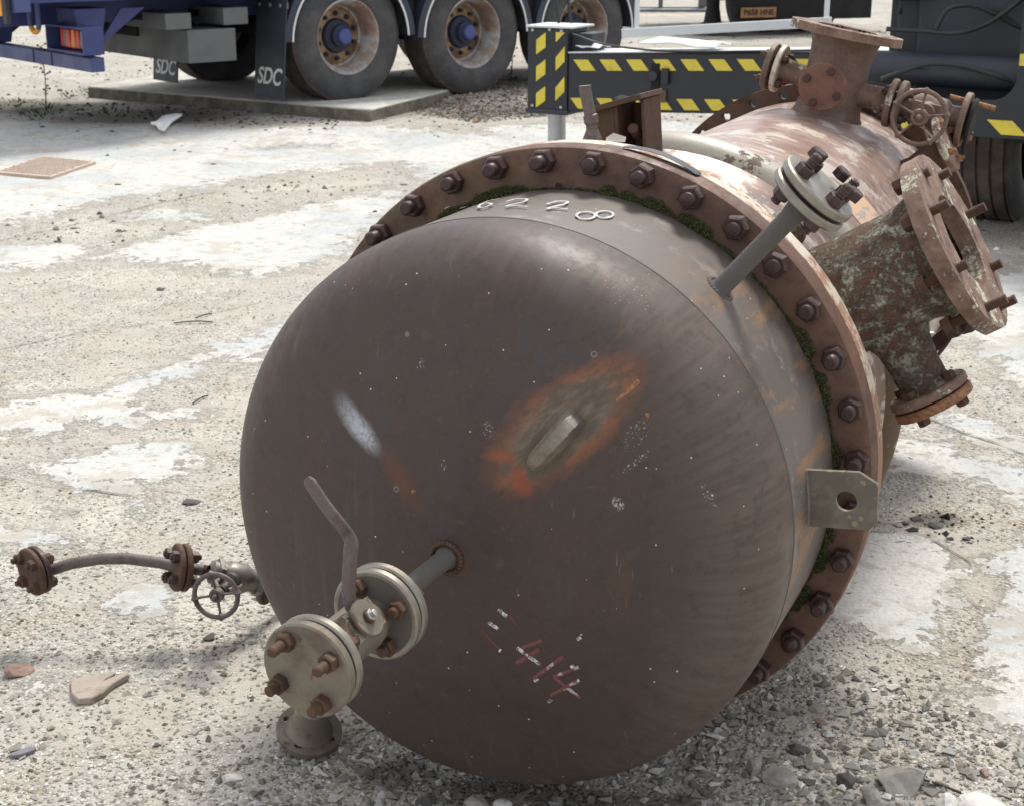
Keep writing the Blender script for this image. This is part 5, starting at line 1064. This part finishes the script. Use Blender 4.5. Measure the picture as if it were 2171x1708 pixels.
# individual dark clods on the pale concrete
cl_pts = [(128,440,'dark clod on the pale concrete well below the access cover'),(250,318,'dark clod just right of the access cover'),(400,326,'small dark clod below the paper litter'),(498,306,'dark clod right of the paper litter'),(165,292,'dark clod between the weeds and the access cover'),(240,292,'dark clod left of the paper litter'),(455,352,'lone dark crumb in the middle of the pale concrete'),
 (600,355,'dark crumb on the pale concrete nearer the brown flange'),(128,205,'dark clod left of the concrete slab corner'),(250,395,'dark lump above the round pale patch'),(122,516,'dark crumb on the tan dirt at the far left'),(365,500,'dark lump at the edge of the round pale patch'),(20,215,'dark clod by the green weeds at the left edge'),(340,615,'small dark crumb between the pale patches above the twig')]
for i, (px, py, lb) in enumerate(cl_pts):
    g_ = G(px, py); s_ = random.uniform(.02, .036); me = rock_mesh('clod', (s_, s_*.8, s_*.6), 300+i, M_['stone_dark'], .7, 1); o = link('clod', me, loc=(g_[0], g_[1], gh(g_[0], g_[1])+s_*.2)); tag(o, lb, 'clod')
# scattered gravel and grit
def scatter(name, n, x0, x1, rmin, rmax, smin, smax, pal, power, seed, amax=24, cond=None, verts=None, label=None):
    rg = np.random.default_rng(seed); r = rmin*(rmax/rmin)**rg.random(n); a = rg.uniform(rad(-amax), rad(amax), n); X = r*np.sin(a); Y = r*np.cos(a)
    con, dk = masks(X, Y); keep = rg.random(n) > con*.93
    if cond is not None: keep &= cond(X, Y, rg)
    X, Y = X[keep], Y[keep]; n = len(X); Z = ground_height(X, Y); S = smin*(smax/smin)**(rg.random(n)**power)
    base = np.array([(1,0,0),(-1,0,0),(0,1,0),(0,-1,0),(0,0,1),(0,0,-1)], float); f = np.array([(0,2,4),(2,1,4),(1,3,4),(3,0,4),(2,0,5),(1,2,5),(3,1,5),(0,3,5)])
    B = base[None]*(.55+.6*rg.random((n, 6, 1)))+rg.normal(size=(n, 6, 3))*.22; B[:, :, 2] *= .62; B *= S[:, None, None]
    t_ = rg.uniform(0, 2*PI, n); c, s = np.cos(t_)[:, None], np.sin(t_)[:, None]; x = B[:, :, 0]*c-B[:, :, 1]*s; y = B[:, :, 0]*s+B[:, :, 1]*c
    V = np.stack([x+X[:, None], y+Y[:, None], B[:, :, 2]+(Z+S*.18)[:, None]], 2).reshape(-1, 3); F = (f[None]+6*np.arange(n)[:, None, None]).reshape(-1, 3)
    me = bpy.data.meshes.new(name); me.vertices.add(len(V)); me.vertices.foreach_set('co', V.astype(np.float32).ravel()); me.loops.add(F.size); me.loops.foreach_set('vertex_index', F.astype(np.int32).ravel()); me.polygons.add(len(F)); me.polygons.foreach_set('loop_start', np.arange(0, F.size, 3, dtype=np.int32)); me.update(calc_edges=True)
    me.shade_flat(); pc = np.array(pal)[rg.integers(0, len(pal), n)]*(.75+.5*rg.random((n, 1))); pc = pc*(1-.62*np.clip(dk[keep]*1.3, 0, 1))[:, None]; cc = np.repeat(np.hstack([pc, np.ones((n, 1))]), 6, 0); at = me.color_attributes.new('tone', 'FLOAT_COLOR', 'POINT'); at.data.foreach_set('color', cc.astype(np.float32).ravel())  # stones darkened by the same soil patches and painted shade
    me.materials.append(M_['gravel']); return link(name, me, kind='stuff', label=label)
t = NT('gravel_stone'); A = t.new('ShaderNodeAttribute'); A.attribute_name = 'tone'; M_['gravel'] = t.fin(t.mix(t.rng(t.noise(200, 4, .7), .4, .7, 0, .35), A.outputs['Color'], (.12,.11,.09)), .88, 0, t.noise(300, 3), .3, .001, .25)
PAL = [(.33,.315,.27),(.40,.385,.33),(.26,.245,.205),(.15,.14,.12),(.48,.465,.41),(.31,.265,.205),(.68,.665,.61),(.36,.355,.325)]
scatter('fine_gravel', 60000, 0, 0, 2.2, 9, .0018, .0075, PAL, 1.6, 5, label='fine grey and tan gravel covering the yard')
scatter('loose_gravel', 9000, 0, 0, 2.2, 4.2, .004, .014, PAL, 2.2, 6, cond=lambda X, Y, r: (r.random(len(X)) < .16)|((X > .1) & (X < 1.1) & (Y < 3.15))|((X < -.15) & (Y < 3.4) & (r.random(len(X)) < .3)), label='coarser broken gravel in the foreground')
scatter('broken_rubble', 5200, 0, 0, 2.25, 3.3, .006, .02, [(.3,.3,.27),(.38,.38,.35),(.24,.235,.21),(.55,.54,.5),(.18,.17,.15)], 2.4, 16, cond=lambda X, Y, r: ((X > .0) & (Y < 3.25) & (r.random(len(X)) < .8))|((X > -.5) & (Y < 2.9)), label='angular grey rubble in front of the vessel')
scatter('tar_crumbs', 2600, 0, 0, 4.0, 5.0, .006, .022, [(.03,.03,.032),(.06,.06,.062),(.1,.09,.08)], 2, 21, amax=20, cond=lambda X, Y, r: np.exp(-((X-G(1985,1112)[0])/.16)**2-((Y-G(1985,1112)[1])/.16)**2) > r.random(len(X)), label='crumbled black tar lump spread on the dirt right of the side lug')
scatter('yard_grit', 15000, 0, 0, 8, 24, .006, .025, PAL+[(.1,.09,.07)], 2, 8, cond=lambda X, Y, r: r.random(len(X)) < .7, label='grit and small rubble around the trailers')
def near_wheels(X, Y, r): a = (X+1.34)*.766+(Y-13.1)*.643; b = (X+1.34)*.643-(Y-13.1)*.766; return (a > .3) & (a < 4) & (b > -.8) & (b < 1.3)
scatter('wheel_rubble', 50000, 0, 0, 11, 17, .006, .024, PAL+[(.25,.13,.07),(.12,.09,.06),(.3,.18,.1)], 2, 9, amax=12, cond=near_wheels, label='rubble and dead leaves heaped by the trailer wheels')
scatter('dark_crumbs', 7000, 0, 0, 11, 14.5, .008, .03, [(.07,.065,.055),(.1,.09,.07),(.13,.12,.1)], 2, 10, amax=20, cond=lambda X, Y, r: (X < -1.2) & (Y < 13.6) & (r.random(len(X)) < .55), label='dark crumbs of soil in front of the concrete slab')

# weeds
def weed(px, py, h, lab, n=26, spread=.12, stalk=True):
    g_ = G(px, py); w = thing('weed', lab, 'weed', loc=(g_[0], g_[1], gh(g_[0], g_[1])), group='weeds at the slab edge')
    st_ = MB(); lf_ = MB()
    if stalk:
        pts = [(.02*math.sin(3*u), 0, h*u) for u in np.linspace(0, 1, 8)]; st_.tube(pts, list(np.linspace(.006, .002, 8)), 6)
        for k in range(14): u = random.uniform(.25, 1); a = random.uniform(0, 6.28); p = np.array((.02*math.sin(3*u), 0, h*u)); q = p+np.array((math.cos(a), math.sin(a), .6))*random.uniform(.015, .05); st_.tube([p, (p+q)/2, q], .0025, 5); lf_.box(q, (.014, .012, .016))
        st_.build('stalk', M_['stalk'], w)
    for k in range(n):
        a = random.uniform(0, 6.28); r_ = random.uniform(.02, spread); c = np.array((r_*math.cos(a), r_*math.sin(a), random.uniform(.01, .07)*(1-r_/spread*.5))); d = unit((math.cos(a), math.sin(a), random.uniform(.2, 1.2))); s_ = np.cross(d, (0, 0, 1))*random.uniform(.006, .014); L_ = random.uniform(.025, .06)
        lf_.add([c-d*L_*.3, c+s_, c+d*L_, c-s_], [(0,1,2,3)])
    lf_.build('leaves', M_['leaf'], w, smooth=False)
weed(98, 248, .52, 'tall thin dark weed stalk in front of the slab corner'); weed(82, 262, .1, 'low green weed clump at the foot of the tall stalk', 60, .16, False); weed(40, 240, .1, 'low green weed patch nearest the left edge', 50, .16, False)
weed(190, 215, .12, 'green tuft growing against the corner of the concrete slab', 50, .14, False); weed(150, 222, .1, 'small green tuft just left of the slab corner', 40, .12, False); weed(235, 258, .08, 'sparse green sprig in the dirt in front of the slab', 24, .14, False)
weed(1082, 196, .45, 'dry brown stalk beside the jack housing', 30, .1)
# scraps
c = G(345, 280); sheet('litter_paper', [G(322, 290)[:2], G(348, 298)[:2], G(388, 272)[:2], G(345, 268)[:2]], gh(c[0], c[1])+.01, 'crumpled white paper litter lying on the concrete by the trailer', 'litter', .02, .03)
mc = [G(*q) for q in ((-8, 375), (108, 385), (204, 352), (92, 340))]; mo = np.mean(mc, 0); cov = thing('manhole_cover', 'rusty chequered steel access cover set in the pale concrete', 'manhole cover', loc=(mo[0], mo[1], 0))
pm = [tuple((p-mo)[:2]) for p in mc]; pz = gh(mo[0], mo[1])+.012
M_['cover'] = rusty('cover_rust', (.38,.29,.23), (.44,.35,.28), (.48,.41,.34), 8, (.7,.9), .1, .3, .002)
MB().prism(pm, .022, z0=pz-.006).build('cover_plate', M_['cover'], cov, smooth=False, bevel=.003)
rb_ = MB(); P = np.array(pm)
for i in range(1, 16):
    for j in range(1, 12):
        u, w = i/16, j/12; p = (P[0]*(1-u)+P[1]*u)*(1-w)+(P[3]*(1-u)+P[2]*u)*w; e = unit(np.append(P[1]-P[0], 0)) if (i+j) % 2 else unit(np.append(P[3]-P[0], 0)); rb_.bar((p[0]-e[0]*.02, p[1]-e[1]*.02, pz+.018), (p[0]+e[0]*.02, p[1]+e[1]*.02, pz+.018), .012, .008)
rb_.build('tread_pattern', M_['cover'], cov, smooth=False)
wp = [(150,1452),(198,1442),(246,1437),(226,1452),(272,1432),(274,1440),(240,1460),(222,1478),(196,1492),(166,1494),(152,1480)]
wq = [G(*q)[:2] for q in wp]; wc = np.mean(wq, 0); o = MB().prism([tuple(q-wc) for q in wq][::-1], .016, z0=gh(*wc)+.001).build('board_scrap', M_['wood'], loc=(wc[0], wc[1], 0), bevel=.003); tag(o, 'flat splintered piece of pale wood on the gravel at the lower left', 'wood scrap')
sq = [G(*q)[:2] for q in ((22,1602),(60,1588),(76,1586),(74,1594),(48,1604),(26,1608))]; wc = np.mean(sq, 0); o = MB().prism([tuple(q-wc) for q in sq][::-1], .009, z0=gh(*wc)+.001).build('slate_chip', M_['slate'], loc=(wc[0], wc[1], 0), bevel=.002); tag(o, 'thin dark grey slate sliver near the lower left corner', 'slate chip')
for px, py, L_, an, lb in ((410, 686, .16, .1, 'thin dark twig lying flat left of the domed end'), (432, 672, .09, .9, 'short pale straw beside the dark twig'), (425, 850, .1, 1.2, 'curved dry straw left of the domed end'), (1960, 1668, .14, -.5, 'brown twig in front of the largest stone')):
    g_ = G(px, py); d = np.array((math.cos(an), math.sin(an), 0))*L_/2; z = gh(g_[0], g_[1])+.006; o = MB().tube(smooth_path([-d, d*.1+np.array((0, .006, .004)), d], 4), .0028, 6).build('twig', M_['stalk'], loc=(g_[0], g_[1], z)); tag(o, lb, 'twig')
rs = G(1798, 1265); me = rock_mesh('rust_flake', (.022, .01, .002), 777, M_['rust_orange'], 1, 1); o = link('rust_flake', me, loc=(rs[0], rs[1], gh(rs[0], rs[1])+.008)); tag(o, 'orange flake of rust on the grey concrete right of the vessel', 'rust flake')
